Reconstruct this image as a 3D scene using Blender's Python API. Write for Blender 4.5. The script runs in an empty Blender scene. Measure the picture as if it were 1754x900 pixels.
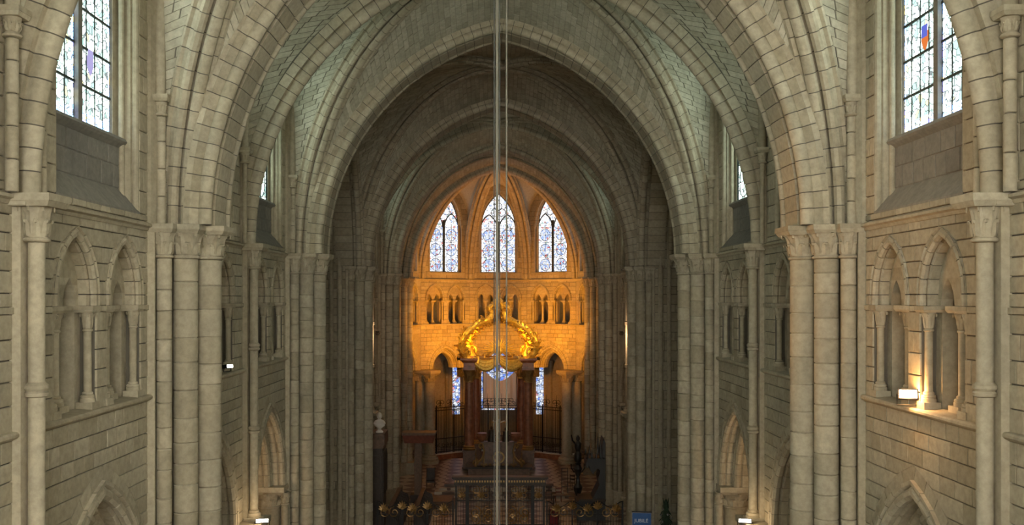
import bpy, math, random
from mathutils import Matrix, Vector
PI = math.pi
RND = random.Random(11)
SC = bpy.context.scene
COL = SC.collection

# ------------------------------------------------------------------ camera, light, exposure
EYE = 13.2
cam = bpy.data.cameras.new('camera'); cam_o = bpy.data.objects.new('camera', cam); COL.objects.link(cam_o)
cam.sensor_width = 36.0; cam.lens = 1635.0 / 1754.0 * 36.0
cam.shift_x = (877 - 848.5) / 1754.0; cam.shift_y = 62.0 / 1754.0
cam.clip_end = 400; cam.clip_start = 0.1
cam_o.location = (-0.24, 0.0, EYE); cam_o.rotation_euler = (PI / 2, 0, 0)
SC.camera = cam_o
w = bpy.data.worlds.new('sky'); SC.world = w; w.use_nodes = True
bg = w.node_tree.nodes['Background']; bg.inputs[0].default_value = (1.0, 0.98, 0.88, 1); bg.inputs[1].default_value = 20.0
SC.view_settings.view_transform = 'Standard'; SC.view_settings.look = 'None'
SC.view_settings.exposure = 0.12; SC.view_settings.gamma = 1.0; SC.view_settings.use_curve_mapping = False
GLASS_NAVE = 6.5      # daylight through the plain leaded nave glass
GLASS_CHOIR = 1.7     # daylight through the coloured choir glass

# ------------------------------------------------------------------ materials
def new_mat(name):
    m = bpy.data.materials.new(name); m.use_nodes = True
    nt = m.node_tree; nt.nodes.clear()
    out = nt.nodes.new('ShaderNodeOutputMaterial')
    return m, nt, out
def N(nt, t, **kw):
    n = nt.nodes.new(t)
    for k, v in kw.items():
        if k.startswith('i_'):
            n.inputs[int(k[2:])].default_value = v
        else:
            setattr(n, k, v)
    return n
def ramp(nt, stops):
    r = nt.nodes.new('ShaderNodeValToRGB'); e = r.color_ramp.elements
    while len(e) < len(stops): e.new(0.5)
    for i, (p, c) in enumerate(stops):
        e[i].position = p; e[i].color = (c[0], c[1], c[2], 1)
    return r
def plain(name, c, rough=0.6, metal=0.0, noise=0.0, scale=8.0, bump=0.0):
    m, nt, out = new_mat(name)
    b = N(nt, 'ShaderNodeBsdfPrincipled'); b.inputs['Roughness'].default_value = rough; b.inputs['Metallic'].default_value = metal
    b.inputs['Base Color'].default_value = (*c, 1)
    nt.links.new(b.outputs[0], out.inputs[0])
    if noise or bump:
        g = N(nt, 'ShaderNodeTexCoord'); no = N(nt, 'ShaderNodeTexNoise'); no.inputs['Scale'].default_value = scale
        no.inputs['Detail'].default_value = 5
        nt.links.new(g.outputs['Object'], no.inputs['Vector'])
        r = ramp(nt, [(0.25, [x * (1 - noise) for x in c]), (0.75, [min(1, x * (1 + noise)) for x in c])])
        nt.links.new(no.outputs[0], r.inputs[0]); nt.links.new(r.outputs[0], b.inputs['Base Color'])
        if bump:
            bp = N(nt, 'ShaderNodeBump'); bp.inputs['Strength'].default_value = bump; bp.inputs['Distance'].default_value = 0.02
            nt.links.new(no.outputs[0], bp.inputs['Height']); nt.links.new(bp.outputs[0], b.inputs['Normal'])
    return m
def stone_mat(name, ca, cb, stain=(0.30, 0.29, 0.27), stain_amt=0.45, var=0.16):
    m, nt, out = new_mat(name); L = nt.links.new
    b = N(nt, 'ShaderNodeBsdfPrincipled'); b.inputs['Roughness'].default_value = 0.9
    geo = N(nt, 'ShaderNodeNewGeometry'); oi = N(nt, 'ShaderNodeObjectInfo')
    add = N(nt, 'ShaderNodeMath', operation='ADD'); fr = N(nt, 'ShaderNodeMath', operation='FRACT')
    L(geo.outputs['Random Per Island'], add.inputs[0]); L(oi.outputs['Random'], add.inputs[1]); L(add.outputs[0], fr.inputs[0])
    r1 = ramp(nt, [(0.0, ca), (1.0, cb)]); L(fr.outputs[0], r1.inputs[0])
    # hue drift over several metres and blotchy weathering
    n1 = N(nt, 'ShaderNodeTexNoise'); n1.inputs['Scale'].default_value = 0.55; n1.inputs['Detail'].default_value = 6; n1.inputs['Roughness'].default_value = 0.62
    L(geo.outputs['Position'], n1.inputs['Vector'])
    r2 = ramp(nt, [(0.40, (0, 0, 0)), (0.72, (1, 1, 1))]); L(n1.outputs[0], r2.inputs[0])
    mu = N(nt, 'ShaderNodeMath', operation='MULTIPLY'); mu.inputs[1].default_value = stain_amt; L(r2.outputs[0], mu.inputs[0])
    mx = N(nt, 'ShaderNodeMix', data_type='RGBA'); L(mu.outputs[0], mx.inputs[0]); L(r1.outputs[0], mx.inputs[6]); mx.inputs[7].default_value = (*stain, 1)
    n2 = N(nt, 'ShaderNodeTexNoise'); n2.inputs['Scale'].default_value = 7.0; n2.inputs['Detail'].default_value = 8; n2.inputs['Roughness'].default_value = 0.7
    L(geo.outputs['Position'], n2.inputs['Vector'])
    r3 = ramp(nt, [(0.28, (1 - var * 1.6,) * 3), (0.6, (1 + var * 0.5,) * 3)]); L(n2.outputs[0], r3.inputs[0])
    m2 = N(nt, 'ShaderNodeMix', data_type='RGBA', blend_type='MULTIPLY'); m2.inputs[0].default_value = 1.0
    L(mx.outputs[2], m2.inputs[6]); L(r3.outputs[0], m2.inputs[7]); L(m2.outputs[2], b.inputs['Base Color'])
    bp = N(nt, 'ShaderNodeBump'); bp.inputs['Strength'].default_value = 0.25; bp.inputs['Distance'].default_value = 0.015
    L(n2.outputs[0], bp.inputs['Height']); L(bp.outputs[0], b.inputs['Normal'])
    L(b.outputs[0], out.inputs[0])
    return m
def glass_mat(name, stops, strength, cell, lead, border=None):
    """Lit leaded glass: coloured quarries parted by dark lead lines."""
    m, nt, out = new_mat(name); L = nt.links.new
    geo = N(nt, 'ShaderNodeNewGeometry')
    mp = N(nt, 'ShaderNodeMapping'); mp.inputs['Scale'].default_value = (1, 1, 1); L(geo.outputs['Position'], mp.inputs[0])
    v = N(nt, 'ShaderNodeTexVoronoi', feature='F1'); v.inputs['Scale'].default_value = cell; L(mp.outputs[0], v.inputs['Vector'])
    d = N(nt, 'ShaderNodeTexVoronoi', feature='DISTANCE_TO_EDGE'); d.inputs['Scale'].default_value = cell; L(mp.outputs[0], d.inputs['Vector'])
    sp = N(nt, 'ShaderNodeSeparateColor'); L(v.outputs['Color'], sp.inputs[0])
    r = ramp(nt, stops); r.color_ramp.interpolation = 'CONSTANT'; L(sp.outputs[0], r.inputs[0])
    lt = N(nt, 'ShaderNodeMath', operation='GREATER_THAN'); lt.inputs[1].default_value = lead; L(d.outputs[0], lt.inputs[0])
    mx = N(nt, 'ShaderNodeMix', data_type='RGBA'); L(lt.outputs[0], mx.inputs[0]); mx.inputs[6].default_value = (0.05, 0.06, 0.06, 1); L(r.outputs[0], mx.inputs[7])
    e = N(nt, 'ShaderNodeEmission'); e.inputs[1].default_value = strength; L(mx.outputs[2], e.inputs[0]); L(e.outputs[0], out.inputs[0])
    return m
MAT = {}
MAT['stone'] = stone_mat('limestone', (0.33, 0.283, 0.193), (0.445, 0.39, 0.28), stain=(0.235, 0.215, 0.172), stain_amt=0.5)
MAT['web'] = stone_mat('vault_limestone', (0.36, 0.33, 0.24), (0.49, 0.455, 0.35), stain=(0.25, 0.235, 0.19), stain_amt=0.25)
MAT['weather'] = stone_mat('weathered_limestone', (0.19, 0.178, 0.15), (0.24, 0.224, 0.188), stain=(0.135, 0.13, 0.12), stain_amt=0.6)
MAT['mortar'] = plain('mortar', (0.11, 0.097, 0.075), 0.95, noise=0.2, scale=3)
MAT['iron'] = plain('wrought_iron', (0.025, 0.024, 0.024), 0.45, 0.6)
MAT['gilt_iron'] = plain('gilt_ironwork', (0.42, 0.26, 0.10), 0.42, 0.7, 0.3, 20)
MAT['gilt'] = plain('gilding', (0.85, 0.55, 0.14), 0.45, 0.6, 0.35, 9)
MAT['marble'] = plain('red_marble', (0.27, 0.105, 0.055), 0.3, 0.0, 0.45, 4)
MAT['marble_dark'] = plain('brown_marble', (0.13, 0.065, 0.035), 0.35, 0.0, 0.5, 5)
MAT['wood'] = plain('dark_oak', (0.035, 0.022, 0.015), 0.5, 0.0, 0.4, 6)
MAT['wood_red'] = plain('reddish_wood', (0.16, 0.045, 0.025), 0.5, 0.0, 0.3, 6)
MAT['wood_mid'] = plain('brown_oak', (0.12, 0.065, 0.035), 0.5, 0.0, 0.4, 6)
MAT['cloth'] = plain('unbleached_cloth', (0.62, 0.55, 0.42), 0.9, 0.0, 0.12, 3)
nt_ = MAT['cloth'].node_tree; b_ = [n for n in nt_.nodes if n.type == 'BSDF_PRINCIPLED'][0]; o_ = [n for n in nt_.nodes if n.type == 'OUTPUT_MATERIAL'][0]
tl_ = nt_.nodes.new('ShaderNodeBsdfTranslucent'); tl_.inputs[0].default_value = (.95, .74, .42, 1); mxs = nt_.nodes.new('ShaderNodeMixShader'); mxs.inputs[0].default_value = .7
nt_.links.new(b_.outputs[0], mxs.inputs[1]); nt_.links.new(tl_.outputs[0], mxs.inputs[2]); nt_.links.new(mxs.outputs[0], o_.inputs[0])
MAT['red_cloth'] = plain('crimson_velvet', (0.20, 0.02, 0.02), 0.85)
MAT['white'] = plain('white_plaster', (0.72, 0.68, 0.62), 0.7)
MAT['white_cloth'] = plain('white_linen', (0.75, 0.73, 0.70), 0.85)
MAT['blue'] = plain('blue_print', (0.03, 0.12, 0.36), 0.5)
MAT['blue_lo'] = plain('grey_blue_print', (0.28, 0.27, 0.30), 0.5, noise=0.4, scale=5)
MAT['letter'] = plain('pale_lettering', (0.75, 0.82, 0.86), 0.5)
MAT['needle'] = plain('fir_needles', (0.020, 0.045, 0.022), 0.8, 0.0, 0.5, 9)
MAT['bauble'] = plain('silver_bauble', (0.8, 0.8, 0.78), 0.2, 0.7)
MAT['rope'] = plain('pale_cable', (0.36, 0.32, 0.26), 0.7)
MAT['rope_dark'] = plain('grey_cable', (0.17, 0.16, 0.15), 0.7)
MAT['lead'] = plain('lead_and_saddle_bars', (0.03, 0.04, 0.04), 0.6)
MAT['black'] = plain('black_enamel', (0.012, 0.012, 0.012), 0.4)
MAT['shield_red'] = None
def emit(name, c, s):
    m, nt, out = new_mat(name); e = N(nt, 'ShaderNodeEmission'); e.inputs[0].default_value = (*c, 1); e.inputs[1].default_value = s
    nt.links.new(e.outputs[0], out.inputs[0]); return m
W0 = (0.80, 0.93, 0.86)
MAT['glass'] = glass_mat('pale_leaded_glass', [(0, (0.66, 0.84, 0.73)), (0.3, (0.17, 0.25, 0.215)), (0.48, (0.70, 0.86, 0.78)), (0.76, (0.12, 0.20, 0.18)), (0.92, (0.72, 0.80, 0.66)), (0.965, (0.24, 0.22, 0.12))], GLASS_NAVE, 7.0, 0.07)
MAT['glass_choir'] = glass_mat('dim_leaded_glass', [(0, (0.66, 0.84, 0.73)), (0.3, (0.17, 0.25, 0.215)), (0.48, (0.70, 0.86, 0.78)), (0.76, (0.12, 0.20, 0.18)), (0.92, (0.72, 0.80, 0.66)), (0.965, (0.24, 0.22, 0.12))], 2.6, 7.0, 0.06)
MAT['glass_edge'] = glass_mat('blue_border_glass', [(0, (0.25, 0.45, 0.85)), (0.45, (0.80, 0.9, 0.9)), (0.8, (0.85, 0.68, 0.25)), (0.9, (0.3, 0.3, 0.8))], GLASS_NAVE, 9.0, 0.05)
MAT['stained'] = glass_mat('stained_glass', [(0, (0.92, 0.92, 0.96)), (0.56, (0.80, 0.84, 0.95)), (0.70, (0.95, 0.90, 0.90)), (0.80, (0.36, 0.46, 0.80)), (0.87, (0.80, 0.66, 0.55)), (0.93, (0.62, 0.22, 0.20)), (0.965, (0.30, 0.42, 0.40))], GLASS_CHOIR, 6.5, 0.06)
MAT['medallion'] = glass_mat('blue_medallion_glass', [(0, (0.38, 0.50, 0.88)), (0.3, (0.82, 0.86, 0.96)), (0.8, (0.60, 0.16, 0.16)), (0.86, (0.55, 0.66, 0.92)), (0.94, (0.85, 0.65, 0.45))], GLASS_CHOIR * .8, 8.0, 0.05)
MAT['stained_low'] = glass_mat('blue_stained_glass', [(0, (0.60, 0.70, 0.98)), (0.35, (0.85, 0.88, 0.98)), (0.55, (0.18, 0.30, 0.85)), (0.8, (0.80, 0.35, 0.40)), (0.88, (0.9, 0.9, 0.95))], 1.0, 4.5, 0.05)
MAT['shield_red'] = emit('red_shield_glass', (0.95, 0.25, 0.06), 0.8)
MAT['shield_blue'] = emit('blue_shield_glass', (0.16, 0.20, 0.80), 0.8)
MAT['shield_violet'] = emit('violet_shield_glass', (0.50, 0.45, 0.80), 0.9)
MAT['lens'] = emit('lit_lamp_lens', (1.0, 0.93, 0.80), 30.0)
def floor_mat():
    m, nt, out = new_mat('lozenge_paving'); L = nt.links.new
    b = N(nt, 'ShaderNodeBsdfPrincipled'); b.inputs['Roughness'].default_value = 0.35
    geo = N(nt, 'ShaderNodeNewGeometry'); mp = N(nt, 'ShaderNodeMapping'); mp.inputs['Rotation'].default_value = (0, 0, PI / 4)
    L(geo.outputs['Position'], mp.inputs[0])
    c = N(nt, 'ShaderNodeTexChecker'); c.inputs['Scale'].default_value = 1.05; L(mp.outputs[0], c.inputs[0])
    c.inputs[1].default_value = (0.42, 0.36, 0.28, 1); c.inputs[2].default_value = (0.10, 0.055, 0.035, 1)
    L(c.outputs[0], b.inputs['Base Color']); L(b.outputs[0], out.inputs[0]); return m
MAT['floor'] = floor_mat()

# ------------------------------------------------------------------ mesh helpers
class MB:
    def __init__(s): s.v = []; s.f = []
    def add(s, vs, fs):
        o = len(s.v); s.v += [tuple(p) for p in vs]; s.f += [[i + o for i in f] for f in fs]; return s
    def box(s, x0, x1, y0, y1, z0, z1):
        return s.add([(x0, y0, z0), (x1, y0, z0), (x1, y1, z0), (x0, y1, z0), (x0, y0, z1), (x1, y0, z1), (x1, y1, z1), (x0, y1, z1)],
              [(3, 2, 1, 0), (4, 5, 6, 7), (0, 1, 5, 4), (1, 2, 6, 5), (2, 3, 7, 6), (3, 0, 4, 7)])
    def prism(s, poly, z0, z1, axis='z'):
        n = len(poly)
        def P(p, q):
            return (p[0], p[1], q) if axis == 'z' else ((p[0], q, p[1]) if axis == 'y' else (q, p[0], p[1]))
        return s.add([P(p, z0) for p in poly] + [P(p, z1) for p in poly],
              [tuple(reversed(range(n))), tuple(range(n, 2 * n))] + [(i, (i + 1) % n, n + (i + 1) % n, n + i) for i in range(n)])
    def lathe(s, prof, seg=16, cx=0.0, cy=0.0, a0=0.0, squash=1.0):
        vs = []; fs = []
        for r, z in prof:
            for k in range(seg):
                a = a0 + 2 * PI * k / seg; vs.append((cx + r * math.cos(a), cy + squash * r * math.sin(a), z))
        for i in range(len(prof) - 1):
            for k in range(seg):
                k2 = (k + 1) % seg; fs.append((i * seg + k, i * seg + k2, (i + 1) * seg + k2, (i + 1) * seg + k))
        fs.append(tuple(reversed(range(seg)))); m = (len(prof) - 1) * seg; fs.append(tuple(range(m, m + seg)))
        return s.add(vs, fs)
    def tube(s, pts, r, seg=6, up=(0, 0, 1)):
        pts = [Vector(p) for p in pts]; n = len(pts); rr = r if isinstance(r, (list, tuple)) else [r] * n
        vs = []; fs = []; up = Vector(up)
        for i, p in enumerate(pts):
            t = (pts[min(i + 1, n - 1)] - pts[max(i - 1, 0)]).normalized()
            a = t.cross(up)
            if a.length < 1e-3: a = t.cross(Vector((1, 0, 0)))
            a.normalize(); b = t.cross(a)
            for k in range(seg):
                an = 2 * PI * k / seg; vs.append(p + (a * math.cos(an) + b * math.sin(an)) * rr[i])
        for i in range(n - 1):
            for k in range(seg):
                k2 = (k + 1) % seg; fs.append((i * seg + k, i * seg + k2, (i + 1) * seg + k2, (i + 1) * seg + k))
        fs.append(tuple(reversed(range(seg)))); fs.append(tuple(range((n - 1) * seg, n * seg)))
        return s.add(vs, fs)
    def ball(s, c, r, seg=8, rings=5, sz=1.0):
        prof = [(max(1e-3, r * math.sin(PI * i / rings)), c[2] - sz * r * math.cos(PI * i / rings)) for i in range(rings + 1)]
        return s.lathe(prof, seg, c[0], c[1])
    def loft(s, A, B, cap=True):
        n = len(A); fs = [(i, (i + 1) % n, n + (i + 1) % n, n + i) for i in range(n)]
        if cap: fs += [tuple(reversed(range(n))), tuple(range(n, 2 * n))]
        return s.add(list(A) + list(B), fs)
    def xf(s, M):
        s.v = [tuple(M @ Vector(p)) for p in s.v]; return s
    def join(s, o, M=None):
        return s.add([M @ Vector(p) for p in o.v] if M is not None else o.v, o.f)
    def mesh(s, name, mat, smooth=35):
        me = bpy.data.meshes.new(name); me.from_pydata(s.v, [], s.f); me.update()
        if smooth:
            me.polygons.foreach_set('use_smooth', [True] * len(me.polygons)); me.set_sharp_from_angle(angle=math.radians(smooth))
        me.materials.append(MAT[mat] if isinstance(mat, str) else mat); return me
def obj(name, me, parent=None, M=None, kind=None, label=None):
    o = bpy.data.objects.new(name, me); COL.objects.link(o)
    if parent is not None: o.parent = parent
    if M is not None: o.matrix_local = M
    if kind: o['kind'] = kind
    if label: o['label'] = label
    return o
def top(name, label, cat=None, me=None, M=None, kind=None, group=None):
    o = obj(name, me, None, M, kind, label)
    if cat: o['category'] = cat
    if group: o['group'] = group
    return o
def build(mb, name, mat, parent=None, M=None, smooth=35, kind=None, label=None):
    return obj(name, mb.mesh(name, mat, smooth), parent, M, kind, label)
def T(x=0, y=0, z=0): return Matrix.Translation((x, y, z))
def RZ(a): return Matrix.Rotation(a, 4, 'Z')
def frame(o, h, a=None):
    """columns: h (along), a (across/outward), z up"""
    h = Vector(h).normalized(); z = Vector((0, 0, 1)); a = z.cross(h)
    M = Matrix.Identity(4)
    for i in range(3): M[i][0] = h[i]; M[i][1] = a[i]; M[i][2] = z[i]; M[i][3] = o[i]
    return M
def wallframe(side, y):
    """origin on the axis of the nave at y; local x along the wall, local y outward"""
    return frame((0, y, 0), (0, 1, 0)) if side == 'left' else frame((0, y, 0), (0, -1, 0))

# ------------------------------------------------------------------ arches
def arc_par(s, rise):
    R = (s * s + rise * rise) / (2 * s); c = s - R; ph = math.atan2(rise, -c)
    return R, c, ph
def arc_pt(s, rise, f, b=0.0):
    R, c, ph = arc_par(s, rise); a = ph * f
    return (c + (R + b) * math.cos(a), (R + b) * math.sin(a))
def hole_at(s, rise, z):
    """half width of the pointed arch at height z above its springing"""
    if z <= 0: return s
    if z >= rise: return 0.0
    R, c, ph = arc_par(s, rise); return max(0.0, c + math.sqrt(max(0, R * R - z * z)))
def rollcorner(a0, a1, b0, b1, r, k=5):
    p = [(a0, b0), (a0, b1 + 2.3 * r), (a0 + 0.45 * r, b1 + 1.95 * r)]
    for i in range(k + 1):
        an = math.radians(115 + (335 - 115) * i / k); p.append((a0 + r + r * math.cos(an), b1 + r + r * math.sin(an)))
    return p + [(a0 + 1.95 * r, b1 + 0.45 * r), (a0 + 2.3 * r, b1), (a1, b1), (a1, b0)]
def shrink(prof, d):
    """inward offset of a closed profile along its own edge normals"""
    n = len(prof); ar = sum(prof[i][0] * prof[(i + 1) % n][1] - prof[(i + 1) % n][0] * prof[i][1] for i in range(n)); sg = 1 if ar > 0 else -1
    out = []
    for i in range(n):
        p0, p1, p2 = Vector(prof[i - 1]), Vector(prof[i]), Vector(prof[(i + 1) % n])
        e1 = (p1 - p0).normalized(); e2 = (p2 - p1).normalized()
        m1 = Vector((-e1.y, e1.x)) * sg; m2 = Vector((-e2.y, e2.x)) * sg; b = m1 + m2
        k = max(0.5, b.dot(m1)); q = p1 + b * (d / k); out.append((q.x, q.y))
    return out
def ring(R, prof, th):
    return [((R + b) * math.cos(th), a, (R + b) * math.sin(th)) for a, b in prof]
def arch(name, M, s, rise, prof, n, parent=None, mode='obj', half='both', gap=0.011, piece='voussoir', mat='stone', core=True,
         label=None, cat=None, group=None, base=None, stilt=0.0, recess=0.018):
    """Pointed arch: mortar core (the thing or part) carrying one voussoir object per stone.
       M: frame (h along the span, a across, v up) with origin at the middle of the springing line."""
    R, c, ph = arc_par(s, rise); dth = ph / n
    halves = {'both': (0, 1), 'right': (0,), 'left': (1,)}[half]
    cm = MB(); pr = shrink(prof, recess); ns = n * 2
    for hf in halves:
        sec = [[(c + x, a, z) for x, a, z in ring(R, pr, ph * i / ns)] for i in range(ns + 1)]
        if half == 'both': sec.append([(0, p[1], p[2]) for p in sec[-1]])
        if stilt: sec.insert(0, [(p[0], p[1], -stilt) for p in sec[0]])
        if hf: sec = [[(-x, a, z) for x, a, z in q] for q in sec]
        k = len(pr); vs = [p for q in sec for p in q]
        fs = [(i * k + j, i * k + (j + 1) % k, (i + 1) * k + (j + 1) % k, (i + 1) * k + j) for i in range(len(sec) - 1) for j in range(k)]
        cm.add(vs, fs)
    me = cm.mesh(name, 'mortar')
    if parent is None: o = top(name, label, cat, me, M, group=group)
    else: o = obj(name, me, parent, M)
    g = gap / R
    vm = MB().loft(ring(R, prof, g), ring(R, prof, dth - g))
    flip = Matrix.Scale(-1, 4, (1, 0, 0))
    vl = MB().loft([(-x, a, z) for x, a, z in ring(R, prof, g)], [(-x, a, z) for x, a, z in ring(R, prof, dth - g)])
    allm = []
    for hf in halves:
        sg = -1 if hf else 1
        allm += [(hf, T(sg * c, 0, 0) @ Matrix.Rotation(-sg * k * dth, 4, 'Y')) for k in range(n)]
    key = None
    if half == 'both' and ph < PI / 2 - 0.02:
        e = [(c + x, a, z) for x, a, z in ring(R, prof, ph + g * 0.2)]
        key = MB().loft(e, [(-x, a, z) for x, a, z in e])
    stl = None
    if stilt:
        nst = max(1, round(stilt / (R * dth)))
        stl = [(MB().loft([(s + b, a, -stilt * (i + 1) / nst + gap) for a, b in prof], [(s + b, a, -stilt * i / nst - gap) for a, b in prof])) for i in range(nst)]
    if mode == 'obj':
        vme = [vm.mesh(piece, mat) if 0 in halves else None, vl.mesh(piece, mat) if 1 in halves else None]
        for hf, m in allm: obj(piece, vme[hf], o, m)
        if key: build(key, 'keystone', mat, o)
        if stl:
            for q in stl:
                for hf in halves: build(MB().join(q, flip if hf else None), piece, mat, o)
    else:
        big = MB()
        for hf, m in allm: big.join(vl if hf else vm, m)
        if key: big.join(key)
        if stl:
            for q in stl:
                for hf in halves: big.join(q, flip if hf else None)
        build(big, piece + 's', mat, o, kind='stuff')
    return o

# ------------------------------------------------------------------ coursed ashlar with openings
def block(mb, poly, n0, proud, g=0.011, ch=0.011):
    """one dressed stone: poly (t,z) in the wall plane, face at n0-proud, arrises chamfered"""
    cx = sum(p[0] for p in poly) / len(poly); cz = sum(p[1] for p in poly) / len(poly)
    def ins(d):
        out = []; n = len(poly)
        for i in range(n):
            p0, p1, p2 = poly[i - 1], poly[i], poly[(i + 1) % n]
            e1 = Vector((p1[0] - p0[0], p1[1] - p0[1])); e2 = Vector((p2[0] - p1[0], p2[1] - p1[1]))
            if e1.length < 1e-6 or e2.length < 1e-6: out.append(p1); continue
            e1.normalize(); e2.normalize(); m1 = Vector((-e1.y, e1.x)); m2 = Vector((-e2.y, e2.x))
            b = m1 + m2; k = max(0.35, b.dot(m1)); q = Vector(p1) + b * (d / k); out.append((q.x, q.y))
        return out
    A = ins(g); B = ins(g + ch); n = len(poly)
    vs = [(p[0], n0 + 0.04, p[1]) for p in A] + [(p[0], n0 - proud + ch * 0.7, p[1]) for p in A] + [(p[0], n0 - proud, p[1]) for p in B]
    fs = []
    for k in (0, 1):
        fs += [(k * n + i, k * n + (i + 1) % n, (k + 1) * n + (i + 1) % n, (k + 1) * n + i) for i in range(n)]
    fs.append(tuple(range(2 * n, 3 * n)))
    mb.add(vs, fs)
def segments(z0, z1, t0, t1, holes):
    """solid trapezoids of a course once the openings are taken out"""
    e = 1e-4; lo = [t0, t0]; out = []
    hs = []
    for h in holes:
        a = h(z0 + e); b = h(z1 - e)
        if a is None and b is None: continue
        if a is None: a = (sum(b) / 2,) * 2
        if b is None: b = (sum(a) / 2,) * 2
        hs.append((a, b))
    hs.sort(key=lambda q: q[0][0] + q[1][0])
    for a, b in hs:
        out.append((lo[0], a[0], lo[1], b[0])); lo = [a[1], b[1]]
    out.append((lo[0], t1, lo[1], t1))
    return [q for q in out if (q[1] - q[0]) > 0.03 or (q[3] - q[2]) > 0.03]
def courses(z0, z1, h, marks=()):
    ks = sorted([z0] + [m for m in marks if z0 + 0.05 < m < z1 - 0.05] + [z1]); out = []
    for a, b in zip(ks, ks[1:]):
        n = max(1, round((b - a) / h)); w_ = [1 + RND.uniform(-.16, .16) for _ in range(n)]; sm = sum(w_); z = a
        for q in w_: out.append((z, z + (b - a) * q / sm)); z += (b - a) * q / sm
    return out
def ashlar(parent, rows, t0, t1, holes, thick, detail, n0=0.0, mat='stone', length=0.62, corename='masonry_core', piece='stone'):
    cm = MB(); stones = []
    for z0, z1 in rows:
        for a0, a1, b0, b1 in segments(z0, z1, t0, t1, holes):
            cm.prism([(a0, z0), (a1, z0), (b1, z1), (b0, z1)], n0 + (0.024 if detail else 0.0), n0 + thick, axis='y')
            if not detail: continue
            lo = max(a0, b0); hi = min(a1, b1); cuts = []
            x = lo + RND.uniform(0.35, 1.0) * length
            while x < hi - 0.25:
                cuts.append(x); x += length * RND.uniform(0.65, 1.35)
            L0 = [a0] + cuts + [a1]; L1 = [b0] + cuts + [b1]
            for i in range(len(L0) - 1):
                poly = [(L0[i], z0), (L0[i + 1], z0), (L1[i + 1], z1), (L1[i], z1)]
                if poly[1][0] - poly[0][0] < 0.03: poly = [poly[0], poly[2], poly[3]]
                elif poly[2][0] - poly[3][0] < 0.03: poly = poly[:3]
                stones.append(poly)
    core = build(cm, corename, 'mortar' if detail else mat, parent, smooth=0)
    if detail == 2:
        for p in stones:
            m = MB(); block(m, p, n0, 0.012 + RND.uniform(0, 0.008)); build(m, piece, mat, core, smooth=0)
    elif detail == 1:
        m = MB()
        for p in stones: block(m, p, n0, 0.012 + RND.uniform(0, 0.008))
        build(m, piece + 's', mat, core, smooth=0, kind='stuff')
    return core

# ------------------------------------------------------------------ columns and capitals
_cache = {}
def cached(key, fn):
    if key not in _cache: _cache[key] = fn()
    return _cache[key]
def drum_me(r, h, mat='stone'):
    def f():
        vs = MB(); c = 0.014; seg = 20 if r > 0.2 else 14
        # rings are doubled at the chamfers so the drum face stays straight
        for a, b in (((r - c, 0), (r, c)), ((r, c), (r, h - c)), ((r, h - c), (r - c, h))):
            v = []; fs = []
            for q in (a, b):
                for k in range(seg):
                    an = 2 * PI * k / seg; v.append((q[0] * math.cos(an), q[0] * math.sin(an), q[1]))
            for k in range(seg): fs.append((k, (k + 1) % seg, seg + (k + 1) % seg, seg + k))
            vs.add(v, fs)
        return vs.mesh('drum', mat, 60)
    return cached(('drum', r, h, mat), f)
def shaft(parent, x, y, r, z0, z1, zvis, mat='stone', name='shaft', hs=(0.46, 0.54, 0.62), detail=2):
    """a coursed round shaft: a core with one drum object per course where the photograph shows them"""
    m = MB(); zv = max(z0, zvis)
    if zv > z0 + 0.05: m.lathe([(r, z0), (r, zv)], 18, x, y)
    m.lathe([(r - 0.028, zv), (r - 0.028, z1)], 18, x, y)
    core = build(m, name, 'mortar' if zv <= z0 + 0.05 and detail else mat, parent)
    z = zv
    while detail and z < z1 - 0.02:
        h = RND.choice(hs)
        if z1 - z - h < 0.25: h = round(z1 - z, 3)
        obj('drum', drum_me(r, round(h - 0.014, 3), mat), core, T(x, y, z) @ RZ(RND.uniform(0, 6)))
        z += h
    return core
def leaf_mb(h, wd, out):
    """a stiff crocket leaf that climbs the bell and curls over at the tip (local x outward)"""
    path = [(0.0, 0.0, 1.0), (0.02, h * .35, 1.0), (out * .35, h * .68, .85), (out * .8, h * .93, .6), (out * 1.12, h * .90, .5), (out * 1.10, h * .74, .36)]
    m = MB(); vs = []; fs = []
    for x, z, k in path: vs += [(x, -wd * k / 2, z), (x + 0.25 * wd * k, 0, z + .01), (x, wd * k / 2, z), (x - .02, 0, z)]
    for i in range(len(path) - 1):
        for j in range(4): fs.append((i * 4 + j, i * 4 + (j + 1) % 4, i * 4 + 4 + (j + 1) % 4, i * 4 + 4 + j))
    fs.append((20, 21, 22, 23)); m.add(vs, fs); return m
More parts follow.
